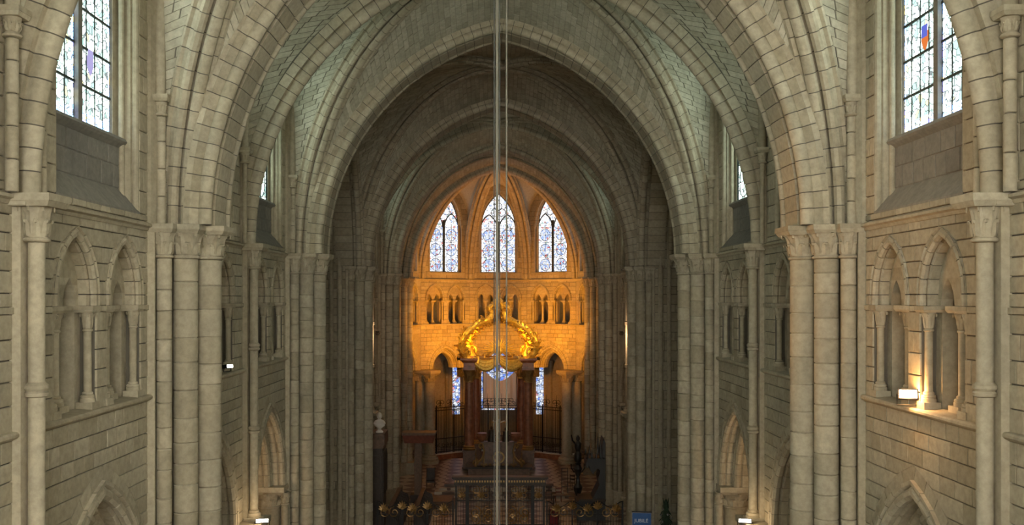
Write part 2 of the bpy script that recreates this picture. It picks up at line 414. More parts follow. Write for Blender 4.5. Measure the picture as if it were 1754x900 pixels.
def capital(parent, x, y, r, z0, h, aw=None, ah=0.2, detail=1, rot=0.0, mat='stone', name='capital', dz=0.0):
    """carved bell with two tiers of leaves under a moulded square abacus"""
    m = MB(); t = r * 1.18
    m.lathe([(r, z0 - .01), (r + .035, z0 + .005), (r + .045, z0 + .03), (r + .03, z0 + .055), (r + .002, z0 + .065), (r, z0 + h * .3), (r * 1.08, z0 + h * .65), (r * 1.38, z0 + h * .94), (r * 1.42, z0 + h)], 16, x, y)
    n = 8
    if detail < 2:
        for tier, (zz, hh, ou) in enumerate(((.08, h * .52, r * .42), (.12, h * .86, r * .66))):
            lm = leaf_mb(hh, 2 * PI * r / n * (.92 if tier == 0 else .8), ou)
            for k in range(n):
                a = rot + (k + .5 * tier) * 2 * PI / n + PI / n
                m.join(lm, T(x, y, z0 + zz) @ RZ(a) @ T(r * .98, 0, 0))
    cap = build(m, name, mat, parent)
    if detail >= 2:
        for tier, (zz, hh, ou) in enumerate(((.08, h * .52, r * .42), (.12, h * .86, r * .66))):
            lm = cached(('leaf', round(r, 3), round(h, 3), tier), lambda: leaf_mb(hh, 2 * PI * r / n * (.92 if tier == 0 else .8), ou).mesh('leaf', mat))
            for k in range(n):
                a = rot + (k + .5 * tier) * 2 * PI / n + PI / n
                obj('leaf', lm, cap, T(x, y, z0 + zz) @ RZ(a) @ T(r * .98, 0, 0))
    if aw:
        b = MB(); z = z0 + h
        for q0, q1, za, zb in ((aw * .86, aw * .97, z, z + ah * .38), (aw * .97, aw * .97, z + ah * .38, z + ah * .44), (aw, aw, z + ah * .44, z + ah + dz)):
            A = [(x + sx * q0, y + sy * q0, za) for sx, sy in ((-1, -1), (1, -1), (1, 1), (-1, 1))]
            B = [(x + sx * q1, y + sy * q1, zb) for sx, sy in ((-1, -1), (1, -1), (1, 1), (-1, 1))]
            b.loft(A, B)
        build(b, 'abacus', mat, cap, smooth=0)
    return cap
def base_prof(r, z0, h=0.3):
    return [(r * 1.75, z0), (r * 1.75, z0 + h * .35), (r * 1.6, z0 + h * .42), (r * 1.68, z0 + h * .55), (r * 1.55, z0 + h * .68), (r * 1.2, z0 + h * .74), (r * 1.28, z0 + h * .88), (r * 1.02, z0 + h)]

SPR = 14.83      # top of the main abaci
CAPZ = 14.09
YP = {0: 8.3, 1: 21.8, 2: 35.3, 3: 48.8, 4: 62.3, 5: 72.3}
YW = {1: 15.0, 2: 28.5, 3: 55.5}
WALL = 7.75
def zlow(y): return max(0.0, EYE - 400.0 * y / 1635.0 - 0.3)

def compound_pier(side, k, label):
    y = YP[k]; M = wallframe(side, y)
    p = top('compound_pier', label, 'pier', None, M, group='compound piers along the nave and choir')
    near = k in (1, 2); zv = zlow(y - 1.2) if k else 99
    m = MB(); poly = [(-1.24, 8.95), (-1.24, 7.58), (-1.18, 7.58), (-1.18, 7.72), (-.82, 7.72), (-.82, 7.50), (-.36, 7.50), (-.36, 7.12), (-.24, 7.0), (.24, 7.0), (.36, 7.12), (.36, 7.50), (.82, 7.50), (.82, 7.72), (1.18, 7.72), (1.18, 7.58), (1.24, 7.58), (1.24, 8.95)]
    m.prism(poly, 0, 14.66); m.prism([(-1.5, 9.1), (-1.5, 7.3), (-1.0, 6.9), (-.7, 6.35), (.7, 6.35), (1.0, 6.9), (1.5, 7.3), (1.5, 9.1)], 0, .9)
    m.prism([(-1.24, 8.9), (-1.24, 7.66), (-.8, 7.5), (.8, 7.5), (1.24, 7.66), (1.24, 8.9)], 14.83, 25.2)
    build(m, 'pier_core', 'stone', p, smooth=0)
    # half-columns that carry the arcade arches
    for sg in (-1, 1):
        ydir = sg if side == 'left' else -sg
        if (k, ydir) in ((2, 1), (3, -1)): continue
        m = MB(); m.lathe(base_prof(.40, 0, .9), 18, sg * 1.27, 8.3); m.lathe([(.40, .8), (.40, 5.8)], 18, sg * 1.27, 8.3); build(m, 'arcade_respond', 'stone', p)
        capital(p, sg * 1.27, 8.3, .40, 5.78, .56, None, detail=1)
        m = MB(); m.loft([(sg * 1.1, 7.75, 6.32), (sg * 1.85, 7.75, 6.32), (sg * 1.85, 8.9, 6.32), (sg * 1.1, 8.9, 6.32)], [(sg * 1.1, 7.64, 6.42), (sg * 1.95, 7.64, 6.42), (sg * 1.95, 8.95, 6.42), (sg * 1.1, 8.95, 6.42)]); m.box(*sorted((sg * 1.1, sg * 1.97)), 7.62, 8.97, 6.42, 6.6); build(m, 'respond_abacus', 'stone', p, smooth=0)
        m = MB(); m.lathe([(.13, .6), (.13, 5.9)], 12, sg * 1.36, 7.72); build(m, 'respond_shaft', 'stone', p); capital(p, sg * 1.36, 7.72, .13, 5.88, .44, None, detail=1)
    det = 2 if k == 1 else 1
    shafts = [(0.0, 6.79, .29, .50), (-.58, 7.12, .265, .43), (.58, 7.12, .265, .43), (-.99, 7.46, .165, .29), (.99, 7.46, .165, .29)]
    front = -1 if side == 'left' else 1
    for i, (t, n, r, aw) in enumerate(shafts):
        vis = (t * front >= 0) and k > 0
        c = shaft(p, t, n, r, .85, CAPZ, zv if vis else 99 if False else (zv if vis else CAPZ - .1), name='engaged_shaft', detail=2 if vis else 0)
        if k: capital(p, t, n, r, CAPZ, SPR - .2 - CAPZ, aw, .2, det if vis else 1, dz=-.003 * i)
        # the outer pair runs on as thin wall-rib shafts to little capitals in the clerestory
        if i > 2:
            shaft(p, t, n + .06, .095, SPR - .01, 17.18, SPR, name='wall_rib_shaft', hs=(.5, .6), detail=2 if vis and k < 3 else 0)
            capital(p, t, n + .06, .10, 17.18, .30, .2, .15, 1)
            m = MB(); m.lathe([(.115, 17.6), (.115, 20.2)], 12, t, n + .08); m.lathe([(.07, 17.6), (.07, 20.2)], 10, t + (.15 if t < 0 else -.15), n + .0)
            build(m, 'wall_rib_stilt', 'stone', p)
    return p

def weak_pier(side, k, label):
    """pair of coupled columns below, a slender ringed shaft above"""
    y = YW[k]; M = wallframe(side, y)
    p = top('coupled_column_pier', label, 'pier', None, M, group='slender intermediate piers')
    for n in (7.75, 8.85):
        m = MB(); m.lathe(base_prof(.40, 0, .55), 20, 0, n); m.lathe([(.40, .5), (.39, 5.75)], 20, 0, n); build(m, 'column', 'stone', p)
        capital(p, 0, n, .39, 5.72, .62, None, detail=1, rot=.2)
    m = MB()
    for q0, q1, za, zb in ((.5, .62, 6.32, 6.42), (.66, .66, 6.42, 6.6)):
        A = [(-q0, 7.75 - q0, za), (q0, 7.75 - q0, za), (q0, 8.85 + q0, za), (-q0, 8.85 + q0, za)]
        B = [(-q1, 7.75 - q1, zb), (q1, 7.75 - q1, zb), (q1, 8.85 + q1, zb), (-q1, 8.85 + q1, zb)]
        m.loft(A, B)
    build(m, 'coupled_abacus', 'stone', p, smooth=0)
    n = 7.45; r = .128
    m = MB(); m.lathe(base_prof(r, 6.6, .32), 16, 0, n); m.box(-.24, .24, n - .24, n + .24, 6.6, 6.68); build(m, 'shaft_base', 'stone', p)
    m = MB()
    for a, b in ((6.9, 9.2), (9.4, 11.66), (11.88, CAPZ)): m.lathe([(r, a), (r, b)], 16, 0, n)
    build(m, 'shaft', 'stone', p)
    for z in (9.3, 11.77):
        m = MB(); m.lathe([(r, z - .12), (r * 1.35, z - .10), (r * 1.42, z - .05), (r * 1.2, z - .02), (r * 1.45, z + .02), (r * 1.42, z + .07), (r * 1.15, z + .1), (r, z + .12)], 16, 0, n)
        build(m, 'shaft_ring', 'stone', p)
    capital(p, 0, n, .165, CAPZ, SPR - .2 - CAPZ, .37, .2, 2 if k == 1 else 1)
    m = MB(); m.box(-.355, .355, n, 7.86, SPR - .185, SPR - .012); m.prism([(-.2, 8.9), (-.2, 7.6), (.2, 7.6), (.2, 8.9)], 6.6, 14.66)
    m.prism([(-.42, 8.9), (-.42, 7.68), (.42, 7.68), (.42, 8.9)], SPR, 25.2); build(m, 'shaft_backing', 'stone', p, smooth=0)
    for t in (-.46, .46):
        shaft(p, t, 7.60, .095, SPR - .01, 17.18, SPR, name='wall_rib_shaft', hs=(.5, .6), detail=2 if k == 1 else 0)
        capital(p, t, 7.60, .10, 17.18, .30, .2, .15, 2 if k == 1 else 1)
        m = MB(); m.lathe([(.115, 17.6), (.115, 20.2)], 12, t, 7.60); build(m, 'wall_rib_stilt', 'stone', p)
    return p

# ------------------------------------------------------------------ wall bays
def bar_t(mb, t0, t1, prof):
    """profile (n,z) run along the wall"""
    mb.loft([(t0, a, b) for a, b in prof], [(t1, a, b) for a, b in prof]); return mb
SILL = [(-.10, 11.03), (-.13, 11.06), (-.13, 11.10), (-.10, 11.13), (.3, 11.16), (.3, 10.98), (0.0, 10.98)]
STRING = [(-.04, 14.66), (-.07, 14.72), (-.13, 14.75), (-.13, 14.80), (0.02, 14.86), (.2, 14.86), (.2, 14.66)]
def triforium(M, cs, L, tb, label, detail, group='triforium arcades'):
    tr = top('triforium_arcade', label, 'arcade', None, M, group=group)
    m = MB()
    bar_t(m, tb[0], tb[1], SILL); build(m, 'sill_course', 'stone', tr, smooth=0)
    for c in cs:
        om = 'obj' if detail == 2 else 'stuff'
        arch('arch_moulding', T(c, 0, 13.28), .92, 1.22, rollcorner(-.06, .30, 0, -.19, .078), 5, tr, om, stilt=.22)
        # recessed tympanum pierced by two small lancets
        h1 = lambda z: (-.37 - hole_at(.26, .52, z - 13.06), -.37 + hole_at(.26, .52, z - 13.06)) if z < 13.58 else None
        h2 = lambda z: (.37 - hole_at(.26, .52, z - 13.06), .37 + hole_at(.26, .52, z - 13.06)) if z < 13.58 else None
        m = MB(); zz = 13.06
        while zz < 14.44:
            zt = min(zz + .13, 14.45); lo0 = hole_at(.82, 1.16, zz - 13.28); lo1 = hole_at(.82, 1.16, zt - 13.28)
            for a0, a1, b0, b1 in segments(zz, zt, -lo0, lo0, [h1, h2]):
                if b0 == -lo0: b0 = -lo1
                if b1 == lo0: b1 = lo1
                b0 = max(b0, -lo1); b1 = min(b1, lo1)
                if b1 < b0: b0 = b1 = (b0 + b1) / 2
                m.prism([(a0, zz), (a1, zz), (b1, zt), (b0, zt)], .28, .50, axis='y')
            zz = zt
        build(m, 'tympanum', 'stone', tr, T(c, 0, 0), smooth=0)
        for sg in (-1, 1): build(MB().box(*sorted((sg * .62, sg * .86)), .30, .62, 11.14, 12.94), 'jamb', 'stone', tr, T(c, 0, 0), smooth=0)
        for t, n, r in ((0, .39, .09), (-.78, .12, .075), (.78, .12, .075)):
            def cm():
                m = MB(); m.lathe(base_prof(r * 1.08, 11.26, .20), 14); m.lathe([(r, 11.44), (r, 12.60)], 14); return m.mesh('colonnette', 'stone')
            co = obj('colonnette', cached(('coln', r), cm), tr, T(c + t, n, 0))
            pl = cached(('plinth', r), lambda: MB().box(-r * 2.1, r * 2.1, -r * 2.1, r * 2.1, 11.13, 11.27).mesh('plinth', 'stone', 0)); obj('plinth', pl, co)
            def kap():
                m = MB(); h = .34
                m.lathe([(r, 12.58), (r + .02, 12.60), (r + .015, 12.63), (r, 12.64), (r * 1.1, 12.75), (r * 1.7, 12.9), (r * 1.75, 12.94)], 12)
                for q in range(6): m.join(leaf_mb(.29, r * 1.0, r * 1.05), RZ(q * PI / 3 + .5) @ T(r * .98, 0, 12.645))
                return m.mesh('capital', 'stone')
            obj('capital', cached(('trikap', r), kap), co)
        m = MB()
        for t0, t1, n0, n1 in ((-.22, .22, .16, .62), (-1.0, -.60, -.06, .62), (.60, 1.0, -.06, .62)):
            A = [(c + t0 + .03, n0 + .03, 12.94), (c + t1 - .03, n0 + .03, 12.94), (c + t1 - .03, n1, 12.94), (c + t0 + .03, n1, 12.94)]
            B = [(c + t0, n0, 12.99), (c + t1, n0, 12.99), (c + t1, n1, 12.99), (c + t0, n1, 12.99)]
            m.loft(A, B); m.box(c + t0, c + t1, n0, n1, 12.99, 13.065)
        build(m, 'impost', 'stone', tr, smooth=0)
    ed = sorted([(tb[0], cs[0] - 1.0)] + [(cs[i] + 1.0, cs[i + 1] - 1.0) for i in range(len(cs) - 1)] + [(cs[-1] + 1.0, tb[1])])
    m = MB()
    for a, b in ed:
        if b - a > .05: m.box(a, b, -.05, .02, 12.96, 13.06)
    build(m, 'impost_band', 'stone', tr, smooth=0)
    return tr

WIN = [0]
def window(M, tc, half, zs, zp, rise, glass, label, mode, n=.50, shield=None):
    """two lancet lights, mullion, tracery and glass; mode panes / sheet"""
    WIN[0] += 1
    wn = top('window_%d' % WIN[0], label, None, None, M @ T(tc, n, 0), kind='structure')
    hm = .09; lw = (half - hm)
    m = MB(); m.box(-hm, hm, -.10, .12, zs, zp + .4)
    def lance(mb, c, hw, z0, rs, r, rad):
        pts = [(c + arc_pt(hw, rs, f)[0], 0, z0 + arc_pt(hw, rs, f)[1]) for f in [i / 7 for i in range(8)]]
        mb.tube(pts, rad, 5); mb.tube([(2 * c - p[0], p[1], p[2]) for p in pts], rad, 5)
    cc = hm + lw / 2
    for sg in (-1, 1): lance(m, sg * cc, lw / 2, zp - .2, lw * .85, 0, .055)
    lance(m, 0, half, zp - .15, rise + .1, 0, .07)
    for sg in (-1, 1): m.tube([(sg * half, 0, zs), (sg * half, 0, zp)], .06, 4)
    build(m, 'mullion', 'weather' if mode == 'panes' else 'lead', wn)
    # tracery head: ring of three foils
    m = MB(); rz = zp + rise * .47; rr = half * .36
    for k in range(3):
        a = PI / 2 + k * 2 * PI / 3; cx, cz = rr * .62 * math.cos(a), rz + rr * .62 * math.sin(a)
        m.tube([(cx + rr * .62 * math.cos(q * PI / 6), 0, cz + rr * .62 * math.sin(q * PI / 6)) for q in range(13)], .03, 4)
    build(m, 'tracery', 'lead', wn)
    gm = MB()
    if mode == 'sheet':
        for sg in (-1, 1):
            pts = [(sg * hm, zs), (sg * half, zs), (sg * half, zp - .2)] + [(sg * (cc + arc_pt(lw / 2, lw * .85, i / 6)[0] * 1), zp - .2 + arc_pt(lw / 2, lw * .85, i / 6)[1]) for i in range(1, 7)]
            pts += [(sg * (cc - arc_pt(lw / 2, lw * .85, i / 6)[0]), zp - .2 + arc_pt(lw / 2, lw * .85, i / 6)[1]) for i in range(5, -1, -1)]
            g = MB().prism(pts, .0, .015, axis='y'); lo = build(g, 'glass_light', glass, wn, smooth=0)
            b = MB(); z = zs
            while z < zp + .3: b.box(*sorted((sg * hm, sg * half)), -.02, .005, z - .012, z + .012); z += .62
            b.box(*sorted((sg * (cc - .015), sg * (cc + .015))), -.02, .005, zs, zp + .3)
            z = zs + .62; 
            while z < zp:
                rr2 = lw * .36
                b.tube([(sg * cc + rr2 * math.cos(q * PI / 8), -.01, z + rr2 * math.sin(q * PI / 8)) for q in range(17)], .022, 4); z += 1.24
            build(b, 'saddle_bars', 'lead', lo, smooth=0)
            if glass == 'stained':
                z = zs + .62
                while z < zp - .3:
                    obj('medallion', cached(('med', round(lw, 2)), lambda: MB().prism([(lw * .35 * math.cos(q * PI / 8), lw * .35 * math.sin(q * PI / 8)) for q in range(16)], -.004, -.001, axis='y').mesh('medallion', 'medallion', 0)), lo, T(sg * cc, 0, z)); z += 1.24
        top_pts = [arc_pt(half, rise, i / 10) for i in range(11)]
        pts = [(x, zp + z) for x, z in top_pts] + [(-x, zp + z) for x, z in reversed(top_pts[:-1])]
        g = MB().prism(pts, .03, .045, axis='y'); build(g, 'tracery_glass', glass, wn, smooth=0)
    else:
        cols = 4; pw = lw / cols; ph = .74; nr = int((zp + rise - zs) / ph)
        pane = MB().box(-pw / 2 + .012, pw / 2 - .012, 0, .012, .016, ph - .016).mesh('pane', glass, 0)
        edge = MB().box(-pw / 2 + .012, pw / 2 - .012, 0, .012, .016, ph - .016).mesh('pane', 'glass_edge', 0)
        strip = MB().box(-.10, .10, 0, .012, 0.016, ph - .016)
        for sg in (-1, 1):
            b = MB(); z = zs
            lo = obj('leaded_light', None, wn)
            for i in range(nr):
                z = zs + i * ph; lim = hole_at(half, rise, z + ph - zp)
                for j in range(cols):
                    x = hm + pw * (j + .5)
                    if x + pw / 2 > lim + .02: continue
                    obj('pane', edge if (i == 0 and False) else pane, lo, T(sg * x, 0, z))
                b.box(*sorted((sg * hm, sg * half)), -.03, .01, z - .024, z + .024)
            for j in range(cols + 1): b.box(sg * (hm + pw * j) - .016, sg * (hm + pw * j) + .016, -.012, .01, zs, zp)
            build(b, 'saddle_bars', 'lead', lo, smooth=0)
            # coloured border strip along the edges of the light, in front of the clear quarries
            e = MB()
            for x in (hm + .05, half - .05): e.box(sg * x - .045, sg * x + .045, -.006, 0, zs, zp)
            e.box(*sorted((sg * hm, sg * half)), -.006, 0, zs, zs + .22)
            build(e, 'border_glass', 'glass_edge', lo, smooth=0)
        if shield:
            sx, sz, ma, mb_ = shield
            pts = [(-.13, .17), (.13, .17), (.13, -.02), (.08, -.12), (0, -.2), (-.08, -.12), (-.13, -.02)]
            build(MB().prism([(sx + p[0], sz + p[1]) for p in pts], -.03, -.012, axis='y'), 'shield', ma, wn, smooth=0)
            build(MB().box(sx - .12, sx + .12, -.034, -.028, sz + .06, sz + .3), 'shield_chief', mb_, wn, smooth=0)
    return wn

def bay(M, L, tc, tb, detail, names, wall_name, arc=(2.3, 6.6, 3.14), lights='panes', tri=(-1.12, 1.12), clere=None, glass='glass', shield=None, deep=1.75):
    """one bay in a wall frame (x along, y outward, face at y=0): arcade, triforium, clerestory.
       names: labels for wall, arch, triforium, window"""
    wl = top(wall_name, names['wall'], None, None, M, kind='structure')
    s, zsp, rise = arc
    R, c, ph = arc_par(s, rise); so = s + .27; ro = math.sqrt(max(0, (R + .27) ** 2 - c * c))
    ap = zsp + ro
    hA = lambda z: (tc - hole_at(so, ro, z - zsp), tc + hole_at(so, ro, z - zsp)) if z < ap else None
    d = detail
    rows = courses(zsp if zsp > 6.55 else 6.6, 11.0, .34, (ap,))
    if zsp > 6.7: rows = courses(6.6, 11.0, .34, (zsp, ap))
    ashlar(wl, rows, tb[0], tb[1], [hA], 1.15, d)
    cs = [tc + q for q in tri]
    hs = []
    for cc in cs:
        hs.append(lambda z, cc=cc: (cc - hole_at(.92, 1.22, z - 13.28), cc + hole_at(.92, 1.22, z - 13.28)) if z < 14.50 else None)
    hs2 = [(lambda z, cc=cc: (cc - .86, cc + .86)) for cc in cs]
    ashlar(wl, courses(11.12, 12.96, .36), tb[0], tb[1], hs2, .6, d)
    ashlar(wl, courses(12.96, 14.7, .3, (13.06, 13.28, 14.50)), tb[0], tb[1], hs, .6, d)
    # passage behind the triforium
    m = MB(); m.box(tb[0], tb[1], deep, deep + .15, 10.9, 14.9); m.box(tb[0], tb[1], 0.02, deep + .15, 10.8, 11.1); m.box(tb[0], tb[1], .05, deep + .15, 14.72, 14.86)
    m.box(tb[0], tb[0] + .1, .55, deep + .05, 11, 14.8); m.box(tb[1] - .1, tb[1], .55, deep + .05, 11, 14.8)
    build(m, 'passage', 'stone', wl, smooth=0)
    bar = bar_t(MB(), tb[0], tb[1], STRING); build(bar, 'string_course', 'stone', wl, smooth=0)
    # clerestory
    ch, zs, zp, cr = clere or (1.9, 15.0, 20.0, 2.9)
    hC = lambda z: (tc - hole_at(ch, cr, z - zp), tc + hole_at(ch, cr, z - zp)) if z < zp + cr else None
    ashlar(wl, courses(14.86, 25.2, .42, (zs, zp, zp + cr)), tb[0], tb[1], [lambda z: hC(z) if z > zs + 1e-5 else None], .62, d if d < 2 else 2)
    if clere is None:
        m = MB()
        for sg in (-1, 1):
            j = [(tc + sg * 1.92, .01), (tc + sg * 1.92, .10), (tc + sg * 1.80, .14), (tc + sg * 1.80, .40), (tc + sg * 1.62, .44), (tc + sg * 1.62, .62), (tc + sg * 1.95, .62)]
            m.prism(j if sg < 0 else list(reversed(j)), 15.0, 21.6)
        build(m, 'window_jamb', 'stone', wl, smooth=0)
        m = MB()
        for sg in (-1, 1):
            m.lathe([(.075, 15.02), (.075, 20.6)], 10, tc + sg * 1.90, .07); m.lathe([(.06, 15.02), (.06, 20.6)], 10, tc + sg * 1.74, .30)
        build(m, 'jamb_roll', 'stone', wl)
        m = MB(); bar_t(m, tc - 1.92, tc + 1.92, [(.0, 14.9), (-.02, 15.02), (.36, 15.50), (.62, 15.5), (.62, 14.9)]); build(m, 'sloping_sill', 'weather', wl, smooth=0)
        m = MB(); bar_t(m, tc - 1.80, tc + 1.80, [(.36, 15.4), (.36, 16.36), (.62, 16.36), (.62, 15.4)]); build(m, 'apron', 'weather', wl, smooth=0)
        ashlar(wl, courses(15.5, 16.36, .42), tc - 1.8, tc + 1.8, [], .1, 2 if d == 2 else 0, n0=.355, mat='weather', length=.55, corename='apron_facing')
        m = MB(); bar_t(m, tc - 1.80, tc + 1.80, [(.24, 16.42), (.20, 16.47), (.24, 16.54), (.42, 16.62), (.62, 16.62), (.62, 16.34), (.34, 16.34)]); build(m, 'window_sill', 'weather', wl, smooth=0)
        arch('window_reveal', T(tc, 0, zp), ch, cr, [(.15, .04), (.15, -.36), (.62, -.36), (.62, .04)], 8, wl, 'stuff')
        window(M, tc, 1.63, 16.60, 20.0, 2.6, glass, names['window'], lights, .50, shield)
    else:
        m = MB(); bar_t(m, tc - ch, tc + ch, [(-.03, zs - .25), (-.03, zs - .1), (.35, zs + .06), (.5, zs + .06), (.5, zs - .25)]); build(m, 'window_sill', 'stone', wl, smooth=0)
        window(M, tc, ch - .12, zs, zp, cr - .15, glass, names['window'], lights, .34)
        arch('window_reveal', T(tc, 0, zp), ch, cr, [(.22, .04), (.22, -.17), (.48, -.17), (.48, .04)], 8, wl, 'stuff')
        for sg in (-1, 1): build(MB().box(*sorted((tc + sg * (ch - .17), tc + sg * (ch + .05))), .22, .48, zs, zp), 'reveal_jamb', 'stone', wl, smooth=0)
        arch('window_arch', T(tc, 0, zp), ch + .12, cr + .12, rollcorner(-.05, .3, 0, -.2, .06), 9, wl, 'stuff')
        m = MB()
        for sg in (-1, 1):
            m.lathe([(.07, zs), (.07, zp - .3)], 10, tc + sg * (ch + .02), .0); m.lathe([(.07, zp - .32), (.13, zp - .05), (.13, zp)], 10, tc + sg * (ch + .02), .0)
        build(m, 'jamb_shaft', 'stone', wl)
    # arcade arch: flush ring, outer order, inner order
    a = arch('arcade_arch', M @ T(tc, 0, zsp), s, rise, [(-.012, .27), (-.012, .002), (.2, .002), (.2, .27)], 9, None, 'obj' if d == 2 else 'stuff', label=names['arch'], cat='arch', group='arches of the ground arcade')
    om = 'obj' if d >= 1 else 'stuff'
    arch('outer_order', T(0, 0, 0), s, rise, rollcorner(-.09, .45, 0, -.34, .115), 9, a, om if d == 2 else 'stuff')
    arch('inner_order', T(0, 0, 0), s, rise, rollcorner(.36, 1.0, -.30, -.68, .12), 8, a, om if d == 2 else 'stuff')
    triforium(M, cs, L, tb, names['tri'], d)
    return wl

# ------------------------------------------------------------------ the large structure
m = MB(); m.box(-18, 18, -14, 96, -.25, 0); top('floor', 'stone floor paved in dark and pale lozenges', None, m.mesh('floor', 'floor', 0), kind='structure')
m = MB(); m.box(-9.3, 9.3, -12.5, 83, 25.2, 25.5); m.box(-16, 16, 35, 49.5, 25.2, 25.5)  # unseen slab added over the vaults so that no sky light leaks in
top('ceiling', 'unseen flat slab added above the stone vault to keep out sky light', None, m.mesh('ceiling', 'wood', 0), kind='structure')
for side, sg in (('left', -1), ('right', 1)):
    m = MB()
    for y0, y1 in ((5.5, 36.0), (48.3, 76)): m.box(*sorted((sg * 14.6, sg * 15.2)), y0, y1, 0, 11.2)
    m.box(*sorted((sg * 15.0, sg * 15.6)), 35, 49.5, 0, 25.3)
    m.box(*sorted((sg * 8.4, sg * 15.4)), 35.6, 36.2, 0, 25.3)
    top('wall_aisle_' + side, 'plain outer wall of the %s aisle seen through the arcade' % side, None, m.mesh('aisle_wall', 'stone', 0), kind='structure')
    m = MB()
    for y0, y1 in ((5.5, 36.2), (48.3, 84)): m.box(*sorted((sg * 8.7, sg * 15.3)), y0, y1, 10.6, 11.0)
    top('ceiling_aisle_' + side, 'shadowed vault of the %s aisle' % side, None, m.mesh('aisle_vault', 'web', 0), kind='structure')

# the nave goes on behind the viewpoint: side and west walls, their openings added to shape the sky light
for side, sg in (('left', -1), ('right', 1)):
    M = frame((-WALL, -12.0, 0), (0, 1, 0)) if sg < 0 else frame((WALL, 8.3, 0), (0, -1, 0))
    wl = top('wall_' + side, 'plain %s nave wall behind the viewpoint, with openings added to let in sky light' % side, None, None, M, kind='structure')
    hs = []
    for c in (3.3, 10.0): hs.append(lambda z, c=(c if sg < 0 else 20.3 - c): (c - 1.6, c + 1.6) if 16.5 < z < 22.3 else None)
    ashlar(wl, [(0, 16.5), (16.5, 22.3), (22.3, 25.2)], 0, 20.3, hs, .62, 0)
wl = top('wall_west', 'west wall behind the viewpoint, with a large opening added to let in sky light', None, None, frame((8.4, -12.0, 0), (-1, 0, 0)), kind='structure')
ashlar(wl, [(0, 11.5), (11.5, 21.0), (21.0, 25.2)], 0, 16.8, [lambda z: (8.4 - 4.5, 8.4 + 4.5) if 11.5 < z < 21.0 else None], .62, 0)
for sg in (-1, 1):  # unseen wall added across each aisle to shut out daylight
    top('wall_aisle_light_block', 'unseen wall added across the %s aisle to keep it dark' % ('left' if sg < 0 else 'right'), None, MB().box(*sorted((sg * 8.3, sg * 15.2)), 5.5, 6.0, 0, 11.2).mesh('aisle_end', 'stone', 0), kind='structure')
ORD = {1: 'nearest the camera', 2: 'at the near side of the crossing', 3: 'at the far side of the crossing', 4: 'in the middle of the choir', 5: 'beside the orange-lit apse', 0: 'behind the viewpoint'}
for side in ('left', 'right'):
    for k in (0, 1, 2, 3, 4, 5):
        compound_pier(side, k, 'tall compound pier of bundled shafts, %s side, %s' % (side, ORD[k]))
    weak_pier(side, 1, 'slender ringed wall shaft on coupled columns at the %s edge of the photo' % side)
    weak_pier(side, 2, 'slender ringed wall shaft on coupled columns, second on the %s' % side)
    weak_pier(side, 3, 'slender wall shaft on coupled columns in the %s choir wall' % side)

def nave_bay(side, ylo, yhi, pend, detail, names, **kw):
    L = yhi - ylo; off = kw.pop('off', .2)
    if side == 'left':
        M = frame((-WALL, ylo, 0), (0, 1, 0)); p_at_L = pend == 'hi'
    else:
        M = frame((WALL, yhi, 0), (0, -1, 0)); p_at_L = pend == 'lo'
    if pend == 'both': tb = (1.2, L - 1.2); tc = L / 2
    elif p_at_L: tb = (.15, L - 1.2); tc = L / 2 - off
    else: tb = (1.2, L - .15); tc = L / 2 + off
    return bay(M, L, tc, tb, detail, names, 'wall_' + side, **kw)
def nm(side, where):
    return {'wall': 'coursed stone wall, %s side, %s' % (side, where), 'arch': 'pointed ground arcade arch, %s side, %s' % (side, where),
            'tri': 'triforium of two arches, %s side, %s' % (side, where), 'window': 'two-light clerestory window, %s side, %s' % (side, where)}
for side in ('left', 'right'):
    sh = (.62 if side == 'left' else -.62, 19.0 if side == 'left' else 20.05)
    shield = (.62, 17.8, 'shield_violet', 'shield_violet') if side == 'left' else (-.62, 18.3, 'shield_red', 'shield_blue')
    nave_bay(side, YP[0], YW[1], 'lo', 1, nm(side, 'cut off by the edge of the photo'), lights='sheet')
    nave_bay(side, YW[1], YP[1], 'hi', 2, nm(side, 'in the nearest full bay'), shield=shield)
    nave_bay(side, YP[1], YW[2], 'lo', 1, nm(side, 'half hidden behind the nearest compound pier'), lights='sheet')
    nave_bay(side, YW[2], YP[2], 'hi', 2, nm(side, 'in the last bay before the crossing'), lights='sheet')
    nave_bay(side, YP[3], YW[3], 'lo', 0, nm(side, 'in the first choir bay'), lights='sheet', glass='glass_choir')
    nave_bay(side, YW[3], YP[4], 'hi', 0, nm(side, 'in the second choir bay'), lights='sheet', glass='glass_choir')
    nave_bay(side, YP[4], YP[5], 'both', 0, nm(side, 'in the last choir bay before the apse'), lights='sheet', glass='glass_choir', arc=(3.3, 6.6, 3.14))

# transept wall seen just past the crossing pier
for side, sg in (('left', -1), ('right', 1)):
    x0 = -15.0 if sg < 0 else 7.7
    M = frame((x0, 47.52, 0), (1, 0, 0))
    wl = top('wall_transept_' + side, 'plain coursed stone wall of the %s transept beside the far crossing pier' % side, None, None, M, kind='structure')
    ashlar(wl, courses(1.2, 25.2, .46), (5.2 if sg < 0 else 0), (7.3 if sg < 0 else 2.1), [], .5, 2, length=.8, piece='stone')
    m = MB(); m.box(0, 7.3, .05, .5, 0, 1.2); m.box((0 if sg < 0 else 2.1), (5.2 if sg < 0 else 7.3), .02, .5, 0, 25.2); build(m, 'masonry', 'stone', wl, smooth=0)
    t = 15.0 - 7.98 if sg < 0 else .28
    for q, r in ((0, .13), (-.42 if sg < 0 else .42, .11)):
        m = MB(); m.lathe([(r, .5), (r, 19.5)], 14, t + q, -.04); build(m, 'vault_shaft', 'stone', wl)

